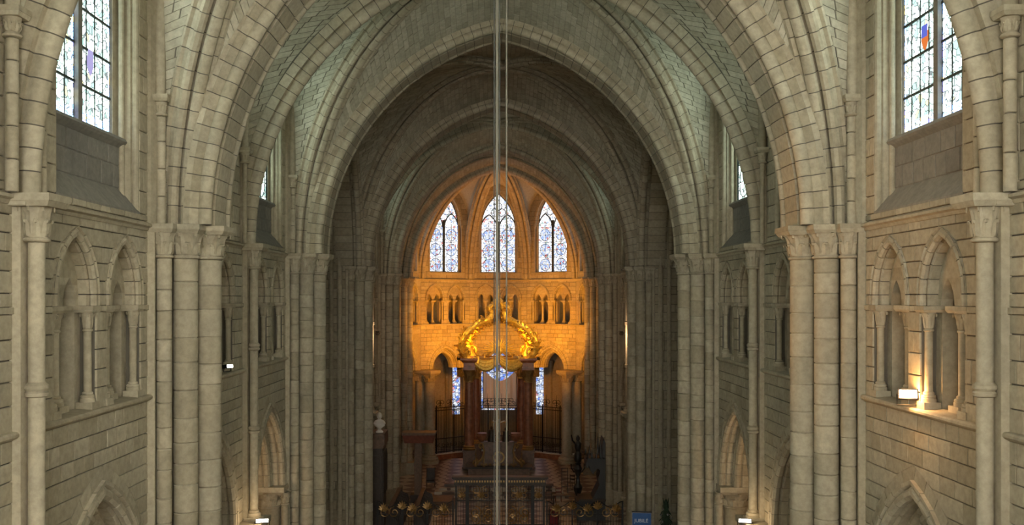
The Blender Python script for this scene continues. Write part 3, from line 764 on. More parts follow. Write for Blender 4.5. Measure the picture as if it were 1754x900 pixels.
# ------------------------------------------------------------------ vaults
def roll_pts(cx, cy, r, a0, a1, k): return [(cx + r * math.cos(math.radians(a0 + (a1 - a0) * i / k)), cy + r * math.sin(math.radians(a0 + (a1 - a0) * i / k))) for i in range(k + 1)]
def mirror(h): return h + [(-x, y) for x, y in reversed(h)]
TPROF = mirror([(-.92, .58), (-.92, .44), (-.87, .40), (-.81, .29)] + roll_pts(-.72, .15, .15, 120, 420, 9) + [(-.635, .29), (-.61, .33), (-.46, .33), (-.43, .28), (-.43, .02)])
DPROF = mirror([(x * 1.3, y * 1.1) for x, y in [(-.33, .48), (-.33, .40), (-.27, .38), (-.25, .29)] + roll_pts(-.20, .20, .09, 125, 405, 6) + [(-.13, .33), (-.085, .33), (-.055, .20)] + roll_pts(0, .105, .105, 140, 250, 3)])
MPROF = mirror([(-.22, .62), (-.22, .34), (-.10, .33)] + roll_pts(0, .16, .165, 130, 255, 4))
WPROF = [(-.16, .25), (-.16, .1)] + roll_pts(0, .08, .1, 180, 360, 5) + [(.16, .1), (.16, .25)]
TS, TR = 6.5, 8.07
KZ = 8.4
def half_curve(K, D, L, rise, b, acr=0.0, n=40):
    D = Vector(D).normalized(); A = Vector((0, 0, 1)).cross(D); out = []
    for i in range(n + 1):
        h, v = arc_pt(L, rise, i / n, b)
        if i == n: h = 0.0
        out.append(Vector((K[0], K[1], SPR)) + D * h + A * acr + Vector((0, 0, v)))
    return out
def wall_curve(x, y0, ym, zst=19.7, rise=3.1, n=24):
    s = abs(ym - y0); sg = 1 if y0 > ym else -1
    out = [Vector((x, y0, SPR + (zst - SPR) * i / 14)) for i in range(14)]
    for i in range(n + 1):
        h, v = arc_pt(s, rise, i / n); out.append(Vector((x, ym + sg * h, zst + v)))
    return out
def resample(pts, n):
    d = [0.0]
    for a, b in zip(pts, pts[1:]): d.append(d[-1] + (b - a).length)
    out = []; j = 0
    for i in range(n + 1):
        q = d[-1] * i / n
        while j < len(d) - 2 and d[j + 1] < q: j += 1
        f = (q - d[j]) / max(1e-9, d[j + 1] - d[j]); out.append(pts[j].lerp(pts[j + 1], min(1, f)))
    return out, d[-1]
def by_height(A, pts):
    """points of the second curve at the same share of its rise, so that the courses lie level"""
    za, zb = A[0].z, max(p.z for p in A); z0, z1 = pts[0].z, max(p.z for p in pts); out = []; hi = 0.0
    for i, a in enumerate(A):
        f = max(hi, min(1.0, (a.z - za) / (zb - za))); hi = f
        if i == len(A) - 1: f = 1.0
        z = z0 + f * (z1 - z0); k = 0
        while k < len(pts) - 2 and pts[k + 1].z < z: k += 1
        dz = pts[k + 1].z - pts[k].z; q = (z - pts[k].z) / dz if abs(dz) > 1e-9 else 1.0
        out.append(pts[k].lerp(pts[k + 1], max(0, min(1, q))))
    return out
def web(parent, A, B, inside, detail, rowh=.25, length=.60, level=False):
    la = resample(A, 4)[1]; lb = resample(B, 4)[1]; n = max(6, round(max(la, lb) / rowh))
    A, _ = resample(A, n); B = by_height(A, resample(B, 200)[0]) if level else resample(B, n)[0]; inside = Vector(inside)
    def nrm(i, t):
        p = A[i].lerp(B[i], t); q = A[min(i + 1, n)].lerp(B[min(i + 1, n)], t); r = A[max(i - 1, 0)].lerp(B[max(i - 1, 0)], t)
        v = (q - r).cross(B[i] - A[i])
        if v.length < 1e-6: v = inside - p
        v.normalize(); return v if v.dot(inside - p) > 0 else -v
    m = MB(); ks = 5
    vs = [A[i].lerp(B[i], j / (ks - 1)) - nrm(i, j / (ks - 1)) * .004 for i in range(n + 1) for j in range(ks)]
    m.add(vs, [(i * ks + j, i * ks + j + 1, i * ks + ks + j + 1, i * ks + ks + j) for i in range(n) for j in range(ks - 1)])
    vb = [A[i].lerp(B[i], j / (ks - 1)) - (inside - A[i]).normalized() * .22 * min(1, i / 6) for i in range(n + 1) for j in range(ks)]
    m.add(vb, [(i * ks + j, i * ks + j + 1, i * ks + ks + j + 1, i * ks + ks + j) for i in range(n) for j in range(ks - 1)])
    core = build(m, 'vault_web', 'mortar' if detail else 'web', parent)
    if not detail: return core
    big = MB(); made = 0
    for i in range(n):
        wd = ((A[i] - B[i]).length + (A[i + 1] - B[i + 1]).length) / 2
        if wd < .08: continue
        k = max(1, round(wd / length)); off = RND.uniform(-.22, .22) / k
        ts = [0.0] + [min(.97, max(.03, (j + RND.uniform(-.1, .1)) / k + (off if k > 1 else 0))) for j in range(1, k)] + [1.0]
        for t0, t1 in zip(ts, ts[1:]):
            c = [A[i].lerp(B[i], t0), A[i].lerp(B[i], t1), A[i + 1].lerp(B[i + 1], t1), A[i + 1].lerp(B[i + 1], t0)]
            ct = (c[0] + c[1] + c[2] + c[3]) / 4; nn = nrm(i, (t0 + t1) / 2)
            pr = .010 + RND.uniform(0, .008)
            e0 = (c[1] - c[0]); e1 = (c[3] - c[0])
            if e0.length < .03 or e1.length < .03: continue
            def ins(g):
                o = []
                for p in c:
                    d = ct - p; o.append(p + d * min(.35, g * 1.6 / max(.05, d.length)))
                return o
            P0 = ins(.010); P1 = ins(.018)
            vs = [p - nn * .02 for p in P0] + [p + nn * (pr - .006) for p in P0] + [p + nn * pr for p in P1]
            fs = [(q + a, q + (a + 1) % 4, q + 4 + (a + 1) % 4, q + 4 + a) for q in (0, 4) for a in range(4)] + [(8, 9, 10, 11)]
            if detail == 2 and made < 148:
                made += 1; s_ = MB().add(vs, fs); build(s_, 'web_stone', 'web', core, smooth=0)
            else: big.add(vs, fs)
    if big.f: build(big, 'web_stones', 'web', core, smooth=0, kind='stuff')
    return core

for k, d in ((1, 'obj'), (2, 'obj'), (3, 'obj'), (4, 'stuff'), (5, 'stuff'), (0, 'stuff')):
    w_ = {0: 'behind the viewpoint', 1: 'nearest of the row', 2: 'second of the row, framing the crossing', 3: 'third of the row, beyond the crossing', 4: 'fourth of the row, in the choir', 5: 'farthest of the row, framing the apse'}[k]
    arch('transverse_arch', T(0, YP[k], SPR), TS, TR, TPROF, 32, None, d, label='heavy transverse vault arch, ' + w_, cat='arch', group='transverse arches of the high vault')

def diag(sg, yp, yk, dirn, mode, label):
    """half of a diagonal rib from the pier at yp up to the crown at yk"""
    P = Vector((sg * 7.0, yp + dirn * .72, 0)); K = Vector((0, yk, 0)); D = P - K; L = D.length
    arch('diagonal_rib', frame((0, yk, SPR), D), L, KZ, DPROF, 34, None, mode, half='right', label=label, cat='rib', group='diagonal ribs of the high vault')
    return half_curve(K, D, L, KZ, .37)
SN = {-1: 'left', 1: 'right'}
def sexpartite(ka, kw_, kb, name, dets, mode):
    ya, yw, yb = YP[ka], YW[kw_], YP[kb]; ym = (ya + yb) / 2; ins = (0, ym, 15.0)
    dg = {}
    for sg in (-1, 1):
        dg[sg, 'a'] = diag(sg, ya, ym, 1, mode[0], 'diagonal rib rising away from the viewer, %s, %s half' % (name, SN[sg]))
        dg[sg, 'b'] = diag(sg, yb, ym, -1, mode[1], 'diagonal rib rising towards the viewer, %s, %s half' % (name, SN[sg]))
    arch('intermediate_arch', T(0, yw, SPR), 7.4, 8.3, MPROF, 34, None, mode[2], label='slim intermediate vault arch, ' + name, cat='arch', group='intermediate arches of the high vault')
    mid = {sg: half_curve((0, yw), (sg, 0, 0), 7.4, 8.3, .52) for sg in (-1, 1)}
    for sg in (-1, 1):
        for end, y0, dd in (('a', ya, 0), ('b', yb, 1)):
            yc = (y0 + yw) / 2; up = 1 if yw > y0 else -1
            cl = top('ceiling', 'side vault cell on the %s, %s, %s half' % (SN[sg], name, 'near' if end == 'a' else 'far'), None, None, None, kind='structure')
            web(cl, dg[sg, end], wall_curve(sg * 7.68, y0 + up * .95, yc), (sg * 6.3, yc, 15.0), dets[dd], level=True)
            web(cl, mid[sg], wall_curve(sg * 7.68, yw - up * .40, yc), (sg * 6.3, yc, 15.0), dets[dd], level=True)
            s = abs(yw - y0) / 2 - .67
            arch('wall_rib', frame((sg * 7.66, yc, 19.7), (0, 1, 0)), s, 3.0, WPROF, 14, None, 'stuff', label='thin wall rib, %s side, %s, %s half' % (SN[sg], name, 'near' if end == 'a' else 'far'), cat='rib', group='wall ribs of the high vault')
    for end, y0, dd in (('a', ya, 2), ('b', yb, 3)):
        cl = top('ceiling', 'vault cell beside the transverse arch, %s, %s end' % (name, 'near' if end == 'a' else 'far'), None, None, None, kind='structure')
        acr = (.80 if end == 'a' else -.80)
        for sg in (-1, 1):
            web(cl, half_curve((0, y0 + acr), (sg, 0, 0), TS, TR, .44), dg[sg, end], ins, dets[dd], rowh=.26, length=.7)
def quadri(ka, kb, name, mode, dets, lat):
    ya, yb = YP[ka], YP[kb]; ym = (ya + yb) / 2; ins = (0, ym, 15.0); dg = {}
    for sg in (-1, 1):
        dg[sg, 'a'] = diag(sg, ya, ym, 1, mode, 'diagonal rib rising away from the viewer, %s, %s half' % (name, SN[sg]))
        dg[sg, 'b'] = diag(sg, yb, ym, -1, mode, 'diagonal rib rising towards the viewer, %s, %s half' % (name, SN[sg]))
        cl = top('ceiling', '%s vault cell, %s' % (SN[sg], name), None, None, None, kind='structure')
        for end, y0, up in (('a', ya, 1), ('b', yb, -1)):
            web(cl, dg[sg, end], wall_curve(sg * lat[0], y0 + up * .95, ym, lat[1], lat[2]), (sg * 6.3, ym, 15.0), dets)
    for end, y0 in (('a', ya), ('b', yb)):
        cl = top('ceiling', '%s vault cell beside the transverse arch, %s' % ('near' if end == 'a' else 'far', name), None, None, None, kind='structure')
        for sg in (-1, 1):
            web(cl, half_curve((0, y0 + (.8 if end == 'a' else -.8)), (sg, 0, 0), TS, TR, .44), dg[sg, end], ins, dets, rowh=.26, length=.7)
sexpartite(0, 1, 1, 'in the nearest nave bay', (0, 2, 0, 1), ('stuff', 'obj', 'obj'))
sexpartite(1, 2, 2, 'in the nave bay before the crossing', (1, 2, 1, 1), ('stuff', 'obj', 'obj'))
quadri(2, 3, 'over the dark crossing', 'stuff', 1, (7.6, SPR + .3, 7.6))
sexpartite(3, 3, 4, 'in the choir', (0, 1, 0, 1), ('stuff', 'stuff', 'stuff'))
quadri(4, 5, 'in the last choir bay', 'stuff', 1, (7.68, 17.8, 4.9))
for sg in (-1, 1):
    arch('transept_arch', frame((sg * 7.75, 42.05, SPR), (0, 1, 0)), 5.3, 7.6, TPROF, 26, None, 'stuff', label='tall arch opening from the crossing to the %s transept' % SN[sg], cat='arch', group='crossing arches to the transepts')

# ------------------------------------------------------------------ the apse
AC = Vector((0, 72.6, 0)); AR = 7.75
AV = [Vector((-AR * math.cos(math.radians(36 * i)), 72.6 + AR * math.sin(math.radians(36 * i)), 0)) for i in range(6)]
WHERE = ['at the left end of the apse', 'left of the centre of the apse', 'in the centre of the apse', 'right of the centre of the apse', 'at the right end of the apse']
KA = (0, 73.3)
ribs = []
for i, v in enumerate(AV):
    D = (v - Vector((KA[0], KA[1], 0))); Dn = D.normalized(); L = D.length - .25
    if 0 < i < 5:
        arch('apse_rib', frame((KA[0], KA[1], SPR), Dn), L, KZ, [(x * 1.2, y * 1.15 - .08) for x, y in DPROF], 26, None, 'stuff', half='right', label='apse vault rib %s of the %s window' % (('left' if i < 3 else 'right'), 'central' if i in (2, 3) else 'outer'), cat='rib', group='ribs fanning over the apse')
    ribs.append(half_curve(KA, Dn, L, KZ, .37))
def poly_wall_curve(a, b, zst, rise, mid_first, inset=.05):
    """stilted wall rib half from corner a to the middle of side a-b"""
    mp = (a + b) / 2; D = a - mp; L = D.length - .15; Dn = D.normalized(); out = []
    for i in range(14): out.append(Vector((mp.x, mp.y, SPR + (zst - SPR) * i / 14)) + Dn * L)
    for i in range(25):
        h, q = arc_pt(L, rise, i / 24); out.append(Vector((mp.x, mp.y, zst + q)) + Dn * h)
    return out
for i in range(5):
    a, b = AV[i], AV[i + 1]; M = frame(a, b - a); L = (b - a).length
    nmz = {'wall': 'coursed stone wall ' + WHERE[i], 'arch': 'pointed arcade arch ' + WHERE[i], 'tri': 'triforium of paired lancets ' + WHERE[i], 'window': 'tall stained glass window ' + WHERE[i]}
    bay(M, L, L / 2, (0, L), 1 if i in (1, 2, 3) else 0, nmz, 'wall_apse', arc=(1.62, 7.45, 2.0), lights='sheet', tri=(-1.05, 1.05), clere=(1.58, 15.40, 19.3, 2.95), glass='stained', deep=2.6)
    cl = top('ceiling', 'apse vault cell ' + WHERE[i], None, None, None, kind='structure')
    ins = (0, 74.5, 17)
    web(cl, ribs[i], poly_wall_curve(a, b, 19.5, 3.35, 0), ins, 0); web(cl, ribs[i + 1], poly_wall_curve(b, a, 19.5, 3.35, 0), ins, 0)
for i in (1, 2, 3, 4):
    v = AV[i]; d = (AC - v).normalized(); c = v + d * .12; M = frame(v, d.cross(Vector((0, 0, 1))))
    p = top('apse_pier', 'slim stone column and wall shaft of the apse, %s from the left' % ['', 'first', 'second', 'third', 'fourth'][i], 'pier', None, M, group='columns of the apse')
    for n in (-.05, .95):
        m = MB(); m.lathe(base_prof(.42, 0, .7), 18, 0, n); m.lathe([(.42, .65), (.41, 6.5)], 18, 0, n); build(m, 'column', 'stone', p); capital(p, 0, n, .41, 6.48, .6, .62, .35, 1)
    shaft(p, 0, -.22, .15, 7.43, CAPZ, 7.43, detail=0); capital(p, 0, -.22, .17, CAPZ, .54, .38, .2, 1)
    for t in (-.33, .33):
        m = MB(); m.lathe([(.085, 7.43), (.085, 14.4)], 10, t, -.08); m.lathe([(.085, SPR), (.085, 19.5)], 10, t, -.06); build(m, 'side_shaft', 'stone', p)
# ambulatory
AO = [Vector((-13.6 * math.cos(math.radians(36 * i)), 72.6 + 13.6 * math.sin(math.radians(36 * i)), 0)) for i in range(6)]
for i in range(5):
    a, b = AO[i], AO[i + 1]; M = frame(a, b - a); L = (b - a).length
    wl = top('wall_ambulatory', 'dim outer wall of the ambulatory ' + WHERE[i], None, None, M, kind='structure')
    if i == 2:
        hs = []
        for c, hw, z0, z1 in ((0, 1.5, 3.2, 9.0), (-2.35, .34, 2.8, 8.6), (2.35, .34, 2.8, 8.6), (-3.75, .34, 2.8, 8.6), (3.75, .34, 2.8, 8.6)):
            c += L / 2; hs.append(lambda z, c=c, hw=hw, z0=z0, z1=z1: (c - hw, c + hw) if z0 < z < z1 else None)
            WIN[0] += 1
            wn = top('window_%d' % WIN[0], 'narrow bright lancet in the ambulatory' if hw < 1 else 'large blue stained glass window behind the hanging cloth', None, None, M @ T(c, .3, 0), kind='structure')
            if hw < 1: wn['label'] = 'narrow bright lancet of the ambulatory, %s of the altar, %s' % ('left' if c < L / 2 else 'right', 'inner' if abs(c - L / 2) < 3 else 'outer')
            build(MB().box(-hw, hw, 0, .02, z0, z1), 'glass_light', 'stained_low', wn, smooth=0)
            g = MB()
            for q in range(1, 9): g.box(-hw, hw, -.03, 0, z0 + (z1 - z0) * q / 9 - .015, z0 + (z1 - z0) * q / 9 + .015)
            if hw > 1:
                for q in (-.5, .5): g.tube([(q + .47 * math.cos(u * PI / 8), -.02, 7.0 + .47 * math.sin(u * PI / 8)) for u in range(17)], .035, 4)
                g.box(-.05, .05, -.05, 0, z0, z1)
            build(g, 'saddle_bars', 'lead', wn, smooth=0)
        ashlar(wl, [(0, 2.8), (2.8, 3.2), (3.2, 8.6), (8.6, 9.0), (9.0, 11.2)], 0, L, hs, .6, 0)
        m = MB()
        for c in (-3.05, -1.85, 1.85, 3.05, -4.5, 4.5): m.lathe([(.16, 0), (.16, 7.6), (.26, 8.0), (.26, 8.2)], 12, L / 2 + c, -.1)
        build(m, 'respond', 'stone', wl)
    else:
        ashlar(wl, [(0, 11.2)], 0, L, [], .6, 0)
        m = MB()
        for c in (.6, 2.2, 4.0, 5.8, L - .5): m.lathe([(.2, 0), (.2, 7.0), (.32, 7.5), (.32, 7.7)], 12, c, -.1)
        build(m, 'respond', 'stone', wl)
m = MB(); m.prism([(v.x * 1.05, 72.6 + (v.y - 72.6) * 1.05) for v in AO] + [(v.x * 1.12, 72.6 + (v.y - 72.6) * 1.12) for v in reversed(AV)], 10.4, 10.7)
top('ceiling_ambulatory', 'shadowed vault of the ambulatory', None, m.mesh('ambulatory_vault', 'web', 0), kind='structure')

# ------------------------------------------------------------------ furnishing of choir and sanctuary
def box_me(*a): return MB().box(*a)
def scroll(cx, cz, r0, turns, a0, sgn=1, y=0.0, n=18):
    """flat volute in the x-z plane"""
    return [(cx + r0 * (1 - .8 * i / n) * math.cos(a0 + sgn * turns * 2 * PI * i / n), y, cz + r0 * (1 - .8 * i / n) * math.sin(a0 + sgn * turns * 2 * PI * i / n)) for i in range(n + 1)]
def spray_mb(h, wd):
    """acanthus spray: a fan of curled leaves"""
    m = MB()
    for k in range(7):
        a = math.radians(-66 + 22 * k); L_ = h * (1 - .0035 * abs(-66 + 22 * k))
        pts = []; rr = []
        for i in range(6):
            f = i / 5; b = a * (1 + .35 * f)
            pts.append((wd * f * math.sin(b) * 1.2, .03 * math.sin(PI * f), L_ * f * math.cos(b * .75))); rr.append(.012 + .055 * math.sin(PI * min(1, f * .9 + .08)))
        m.tube(pts, rr, 5, (0, 1, 0))
    m.ball((0, 0, .06), .09, 8, 5)
    return m
SPRAY = spray_mb(.46, .22)

# --- iron choir gate and screen
M = T(0, 50.0, 0)
g = top('choir_gate', 'tall dark iron choir gate with a flat cornice and gilt scrollwork', 'gate', None, M)
for x, r in ((-2.30, .045), (-1.70, .075), (1.70, .075), (2.30, .045)):
    build(MB().box(x - r, x + r, -r, r, 0, 3.50), 'gate_post', 'iron', g, smooth=0)
m = MB(); m.box(-2.40, 2.40, -.16, .16, 3.44, 3.56); m.box(-2.46, 2.46, -.22, .22, 3.74, 3.80); m.box(-2.52, 2.52, -.27, .27, 3.80, 3.88); m.box(-2.38, 2.38, -.14, .14, 3.56, 3.74)
co = build(m, 'cornice', 'wood', g, smooth=0)
m = MB()
for i in range(34): m.box(-2.36 + i * .14, -2.28 + i * .14, -.18, -.13, 3.60, 3.70)
build(m, 'dentils', 'gilt_iron', co, smooth=0, kind='stuff')
for z in (.25, 1.35, 2.62): build(MB().box(-2.3, 2.3, -.03, .03, z - .03, z + .03), 'gate_rail', 'iron', g, smooth=0)
for i in range(33):
    x = -2.2 + i * .1375
    if min(abs(x - q) for q in (-1.7, 1.7)) > .06: obj('gate_bar', cached('gbar', lambda: MB().box(-.013, .013, -.013, .013, .1, 3.46).mesh('gate_bar', 'iron', 0)), g, T(x, 0, 0))
for cx in (-2.0, -1.0, 1.0, 2.0):
    m = MB()
    for sx in (-1, 1):
        w_ = .24 if abs(cx) > 1.5 else .5
        m.tube(scroll(cx + sx * w_ * .5, 3.16, w_ * .46, 1.4, PI / 2, sx), .022, 5, (0, 1, 0)); m.tube(scroll(cx + sx * w_ * .5, 2.86, w_ * .46, 1.4, -PI / 2, -sx), .022, 5, (0, 1, 0))
    build(m, 'scroll_panel', 'gilt_iron', g)
    sp = MB().join(SPRAY, T(cx, -.03, 2.76) @ Matrix.Scale(.8, 4)); build(sp, 'gilt_spray', 'gilt_iron', g)
for cx in (-.95, .95):
    m = MB(); 
    for sx in (-1, 1):
        m.tube(scroll(cx + sx * .33, 2.0, .33, 1.5, PI / 2, sx), .03, 5, (0, 1, 0)); m.tube(scroll(cx + sx * .33, 1.66, .3, 1.5, -PI / 2, -sx), .03, 5, (0, 1, 0))
    build(m, 'scroll_panel', 'gilt_iron', g)
for side, sg in (('left', -1), ('right', 1)):
    f = top('choir_screen', 'low dark iron choir screen with gilt acanthus sprays, %s of the gate' % side, 'screen', None, T(0, 50, 0), group='iron screens flanking the choir gate')
    xs = [2.46 + i * .145 for i in range(28)]
    top_z = lambda x: 2.42 + .16 * math.cos((x - 2.46) * 2 * PI / 1.33)
    br = [(sg * x, 0, top_z(x)) for x in [2.46 + i * .1 for i in range(41)]]
    build(MB().tube(br, .03, 5), 'top_rail', 'iron', f)
    for z in (.2, .9, 1.9): build(MB().box(*sorted((sg * 2.4, sg * 6.45)), -.022, .022, z - .022, z + .022), 'rail', 'iron', f, smooth=0)
    for x in xs: obj('bar', cached('fbar', lambda: MB().box(-.013, .013, -.013, .013, .1, 2.3).mesh('bar', 'iron', 0)), f, T(sg * x, 0, 0))
    for x in (2.46, 3.79, 5.12, 6.42): build(MB().box(sg * x - .04, sg * x + .04, -.04, .04, 0, 2.6), 'post', 'iron', f, smooth=0)
    for i, x in enumerate((2.95, 3.79, 4.6, 5.12, 6.1)):
        build(MB().join(SPRAY, Matrix.Scale(1.0, 4)), 'gilt_spray', 'gilt_iron', f, T(sg * x, -.05, 2.05 + .12 * (i % 2)))
    for x in (3.1, 4.45, 5.8):
        m = MB(); m.tube(scroll(sg * x - .26, 2.0, .3, 1.4, PI / 2, -1), .028, 5, (0, 1, 0)); m.tube(scroll(sg * x + .26, 2.0, .3, 1.4, PI / 2, 1), .028, 5, (0, 1, 0))
        build(m, 'scroll', 'gilt_iron', f)

# --- sanctuary steps
for i in range(4):
    top('sanctuary_step', 'wide stone step before the high altar, %s' % ['lowest of the flight', 'second from the floor', 'third from the floor', 'topmost of the flight'][i], 'step', MB().box(-4.6 + i * .3, 4.6 - i * .3, 63.0 + i * .55, 75.0, .001 + i * .16, .16 + i * .16).mesh('sanctuary_step', 'floor', 0), group='steps of the sanctuary')
SZ = .64
# --- high altar with volutes
a = top('high_altar', 'dark marble high altar with scrolled volutes and gilt relief', 'altar', None, T(0, 67.6, SZ))
m = MB(); m.box(-2.3, 2.3, -.8, .8, 0, .16); m.box(-2.15, 2.15, -.62, .62, .16, .62); build(m, 'altar_body', 'marble_dark', a, smooth=0)
m = MB(); m.box(-2.35, 2.35, -.8, .8, .62, .74); build(m, 'altar_slab', 'wood', a, smooth=0)
pr = [(1.75, .74), (1.62, .95), (1.30, 1.12), (1.10, 1.40), (1.02, 1.80), (1.12, 2.15), (1.30, 2.30), (1.30, 2.42)]
m = MB(); m.prism([(x, z) for x, z in pr] + [(-x, z) for x, z in reversed(pr)], -.15, .45, axis='y'); build(m, 'retable', 'marble_dark', a, smooth=0)
for sx in (-1, 1):
    m = MB(); m.tube([(sx * x, -.2, z) for x, z in pr[1:6]], [.09, .09, .08, .07, .07], 8, (0, 1, 0)); m.tube(scroll(sx * 1.66, 1.0, .24, 1.3, PI / 2, sx, -.2), .075, 8, (0, 1, 0)); m.tube(scroll(sx * 1.22, 2.18, .2, 1.3, -PI / 2, sx, -.2), .06, 8, (0, 1, 0))
    build(m, 'volute', 'gilt_iron', a)
    m = MB(); m.lathe([(.16, 2.42), (.2, 2.48), (.34, 2.62), (.40, 2.85), (.34, 2.98), (.38, 3.02)], 14, sx * 1.22, .15); build(m, 'urn', 'marble', a)
    for q in (.55, .85):
        m = MB(); m.lathe([(.09, .74), (.10, .78), (.03, .84), (.045, 1.2), (.03, 1.55), (.07, 1.62), (.02, 1.64), (.02, 2.0)], 10, sx * q * 1.9, -.45); build(m, 'candlestick', 'gilt_iron', a)
m = MB(); m.tube([(.36 * math.cos(q * PI / 10), -.2, 1.35 + .36 * math.sin(q * PI / 10)) for q in range(21)], .07, 6, (0, 1, 0)); m.lathe([(.02, 0), (.26, .03), (.3, .09)], 14); 
build(m, 'gilt_medallion', 'gilt_iron', a)
for k in range(9):
    build(MB().join(SPRAY, Matrix.Scale(.42, 4)), 'gilt_leaf', 'gilt_iron', a, T(-1.2 + .3 * k, -.2, .76))
m = MB(); m.box(-.05, .05, .0, .1, 2.42, 4.6); m.box(-.5, .5, 0, .1, 3.75, 3.85); build(m, 'crucifix', 'gilt_iron', a, smooth=0)
m = MB(); m.tube([(-.42, -.06, 3.92), (0, -.08, 3.74), (.42, -.06, 3.92)], .04, 6); m.tube([(0, -.06, 3.8), (0, -.1, 3.3), (.05, -.12, 3.0), (0, -.06, 2.62)], [.1, .11, .08, .05], 8); m.ball((0, -.08, 3.95), .1); build(m, 'crucified_figure', 'white', a)
# side figures of the altar group
for x, h in ((-.52, 1.1), (.50, 1.0)):
    m = MB(); m.lathe([(.26, 2.42), (.28, 2.6), (.2, 2.42 + h * .55), (.24, 2.42 + h * .75), (.09, 2.42 + h * .84), (.12, 2.42 + h * .92), (.02, 2.42 + h)], 10, x, .12); build(m, 'mourning_figure', 'wood', a)
top('altar_frontal', 'small white linen frontal on the altar table behind the retable', 'altar cloth', MB().box(-.42, .62, 0, .5, 0, .95).mesh('altar_frontal', 'white_cloth', 0), M=T(0, 69.0, SZ))

# --- baldachin
b = top('baldachin', 'gilded baldachin on four red marble columns over the altar', 'baldachin', None, T(0, 71.3, SZ + .12))
def bal_col(x, y, front):
    m = MB(); m.box(x - .52, x + .52, y - .52, y + .52, 0, .18); m.box(x - .44, x + .44, y - .44, y + .44, .18, 1.2); m.box(x - .5, x + .5, y - .5, y + .5, 1.2, 1.36); build(m, 'pedestal', 'marble_dark', b, smooth=0)
    m = MB(); m.lathe([(.44, 1.36), (.46, 1.46), (.40, 1.54), (.43, 1.62), (.36, 1.70)], 18, x, y); build(m, 'column_base', 'gilt_iron', b)
    m = MB(); m.lathe([(.34, 1.68), (.35, 3.2), (.30, 6.35)], 20, x, y); build(m, 'column_shaft', 'marble', b)
    m = MB(); m.lathe([(.30, 6.3), (.34, 6.34), (.31, 6.4), (.33, 6.8), (.44, 7.15), (.48, 7.22)], 16, x, y)
    for tier, (z, h, o) in enumerate(((6.42, .42, .14), (6.5, .68, .2))):
        for q in range(8): m.join(leaf_mb(h, .22, o), T(x, y, z) @ RZ((q + .5 * tier) * PI / 4) @ T(.30, 0, 0))
    build(m, 'column_capital', 'gilt_iron', b)
    m = MB()
    for w0, w1, z0, z1 in ((.44, .44, 7.22, 7.4), (.40, .40, 7.4, 7.75), (.46, .62, 7.75, 7.95), (.64, .64, 7.95, 8.08)):
        m.loft([(x + i * w0, y + j * w0, z0) for i, j in ((-1, -1), (1, -1), (1, 1), (-1, 1))], [(x + i * w1, y + j * w1, z1) for i, j in ((-1, -1), (1, -1), (1, 1), (-1, 1))])
    build(m, 'entablature_block', 'marble' if front else 'gilt_iron', b, smooth=0)
COLS = [(-2.16, -1.3, 1), (2.16, -1.3, 1), (-1.75, 1.7, 0), (1.75, 1.7, 0)]
for q in COLS: bal_col(*q)
RB = random.Random(5)
def smoothpath(P, n=6):
    out = []
    for i in range(len(P) - 1):
        p0, p1, p2, p3 = [Vector(P[max(0, min(len(P) - 1, i + k))]) for k in (-1, 0, 1, 2)]
        for j in range(n):
            t = j / n; out.append(.5 * ((2 * p1) + (p2 - p0) * t + (2 * p0 - 5 * p1 + 4 * p2 - p3) * t * t + (3 * p1 - p0 - 3 * p2 + p3) * t ** 3))
    return out + [Vector(P[-1])]
for (x, y, fr) in COLS:
    sx = 1 if x > 0 else -1; ox = abs(x); cy = .2
    prof = [(ox + .12, 8.05), (ox + .50, 8.6), (ox + .52, 9.3), (ox + .1, 10.05), (ox - .75, 10.65), (ox - 1.45, 10.95), (ox - 1.72, 11.4), (ox - 1.52, 11.75), (ox - 1.95, 12.1)]
    P = [(sx * h if h > 0 else sx * h, y + (cy - y) * max(0, min(1, (ox + .5 - h) / (ox + .4))) ** 1.6, z) for h, z in prof]
    sp = smoothpath(P, 5); n = len(sp)
    r = build(MB().tube(sp, [.24 * (1 - .55 * i / n) for i in range(n)], 8, (0, 1, 0)), 'canopy_scroll', 'gilt', b)
    lf = cached('gleaf', lambda: leaf_mb(.60, .36, .36).mesh('gilt_leaf', 'gilt'))
    for i in range(1, n - 6):
        for q in range(3):
            d = (sp[i + 1] - sp[i - 1]).normalized(); ang = RB.uniform(0, 2 * PI)
            Mx = T(*sp[i]) @ d.to_track_quat('Z', 'Y').to_matrix().to_4x4() @ RZ(ang + q * 2.1) @ T(.19 * (1 - .5 * i / n), 0, -.2) @ Matrix.Scale(RB.uniform(.75, 1.15) * (1 - .4 * i / n), 4)
            obj('gilt_leaf', lf, r, Mx)
    m = MB(); m.tube(scroll(sx * (ox + .30), 8.55, .42, 1.4, -PI / 2, -sx, y - .05), .11, 7, (0, 1, 0)); build(m, 'foot_volute', 'gilt', b)
    m = MB(); m.tube([Vector(p) + Vector((sx * (ox - 1.62), cy, 0)) for p in scroll(0, 11.9, .26, 1.2, PI / 2, sx)], .075, 7, (0, 1, 0)); build(m, 'crown_volute', 'gilt', b)
m = MB(); m.lathe([(.05, 11.2), (.22, 11.4), (.26, 11.6), (.12, 11.75), (.2, 11.95), (.34, 12.15), (.30, 12.35), (.1, 12.55), (.16, 12.7), (.03, 12.9), (.02, 13.0)], 12, 0, .2); m.box(-.03, .03, .17, .23, 12.9, 13.4); m.box(-.17, .17, .17, .23, 13.12, 13.18); build(m, 'orb_and_cross', 'gilt', b)
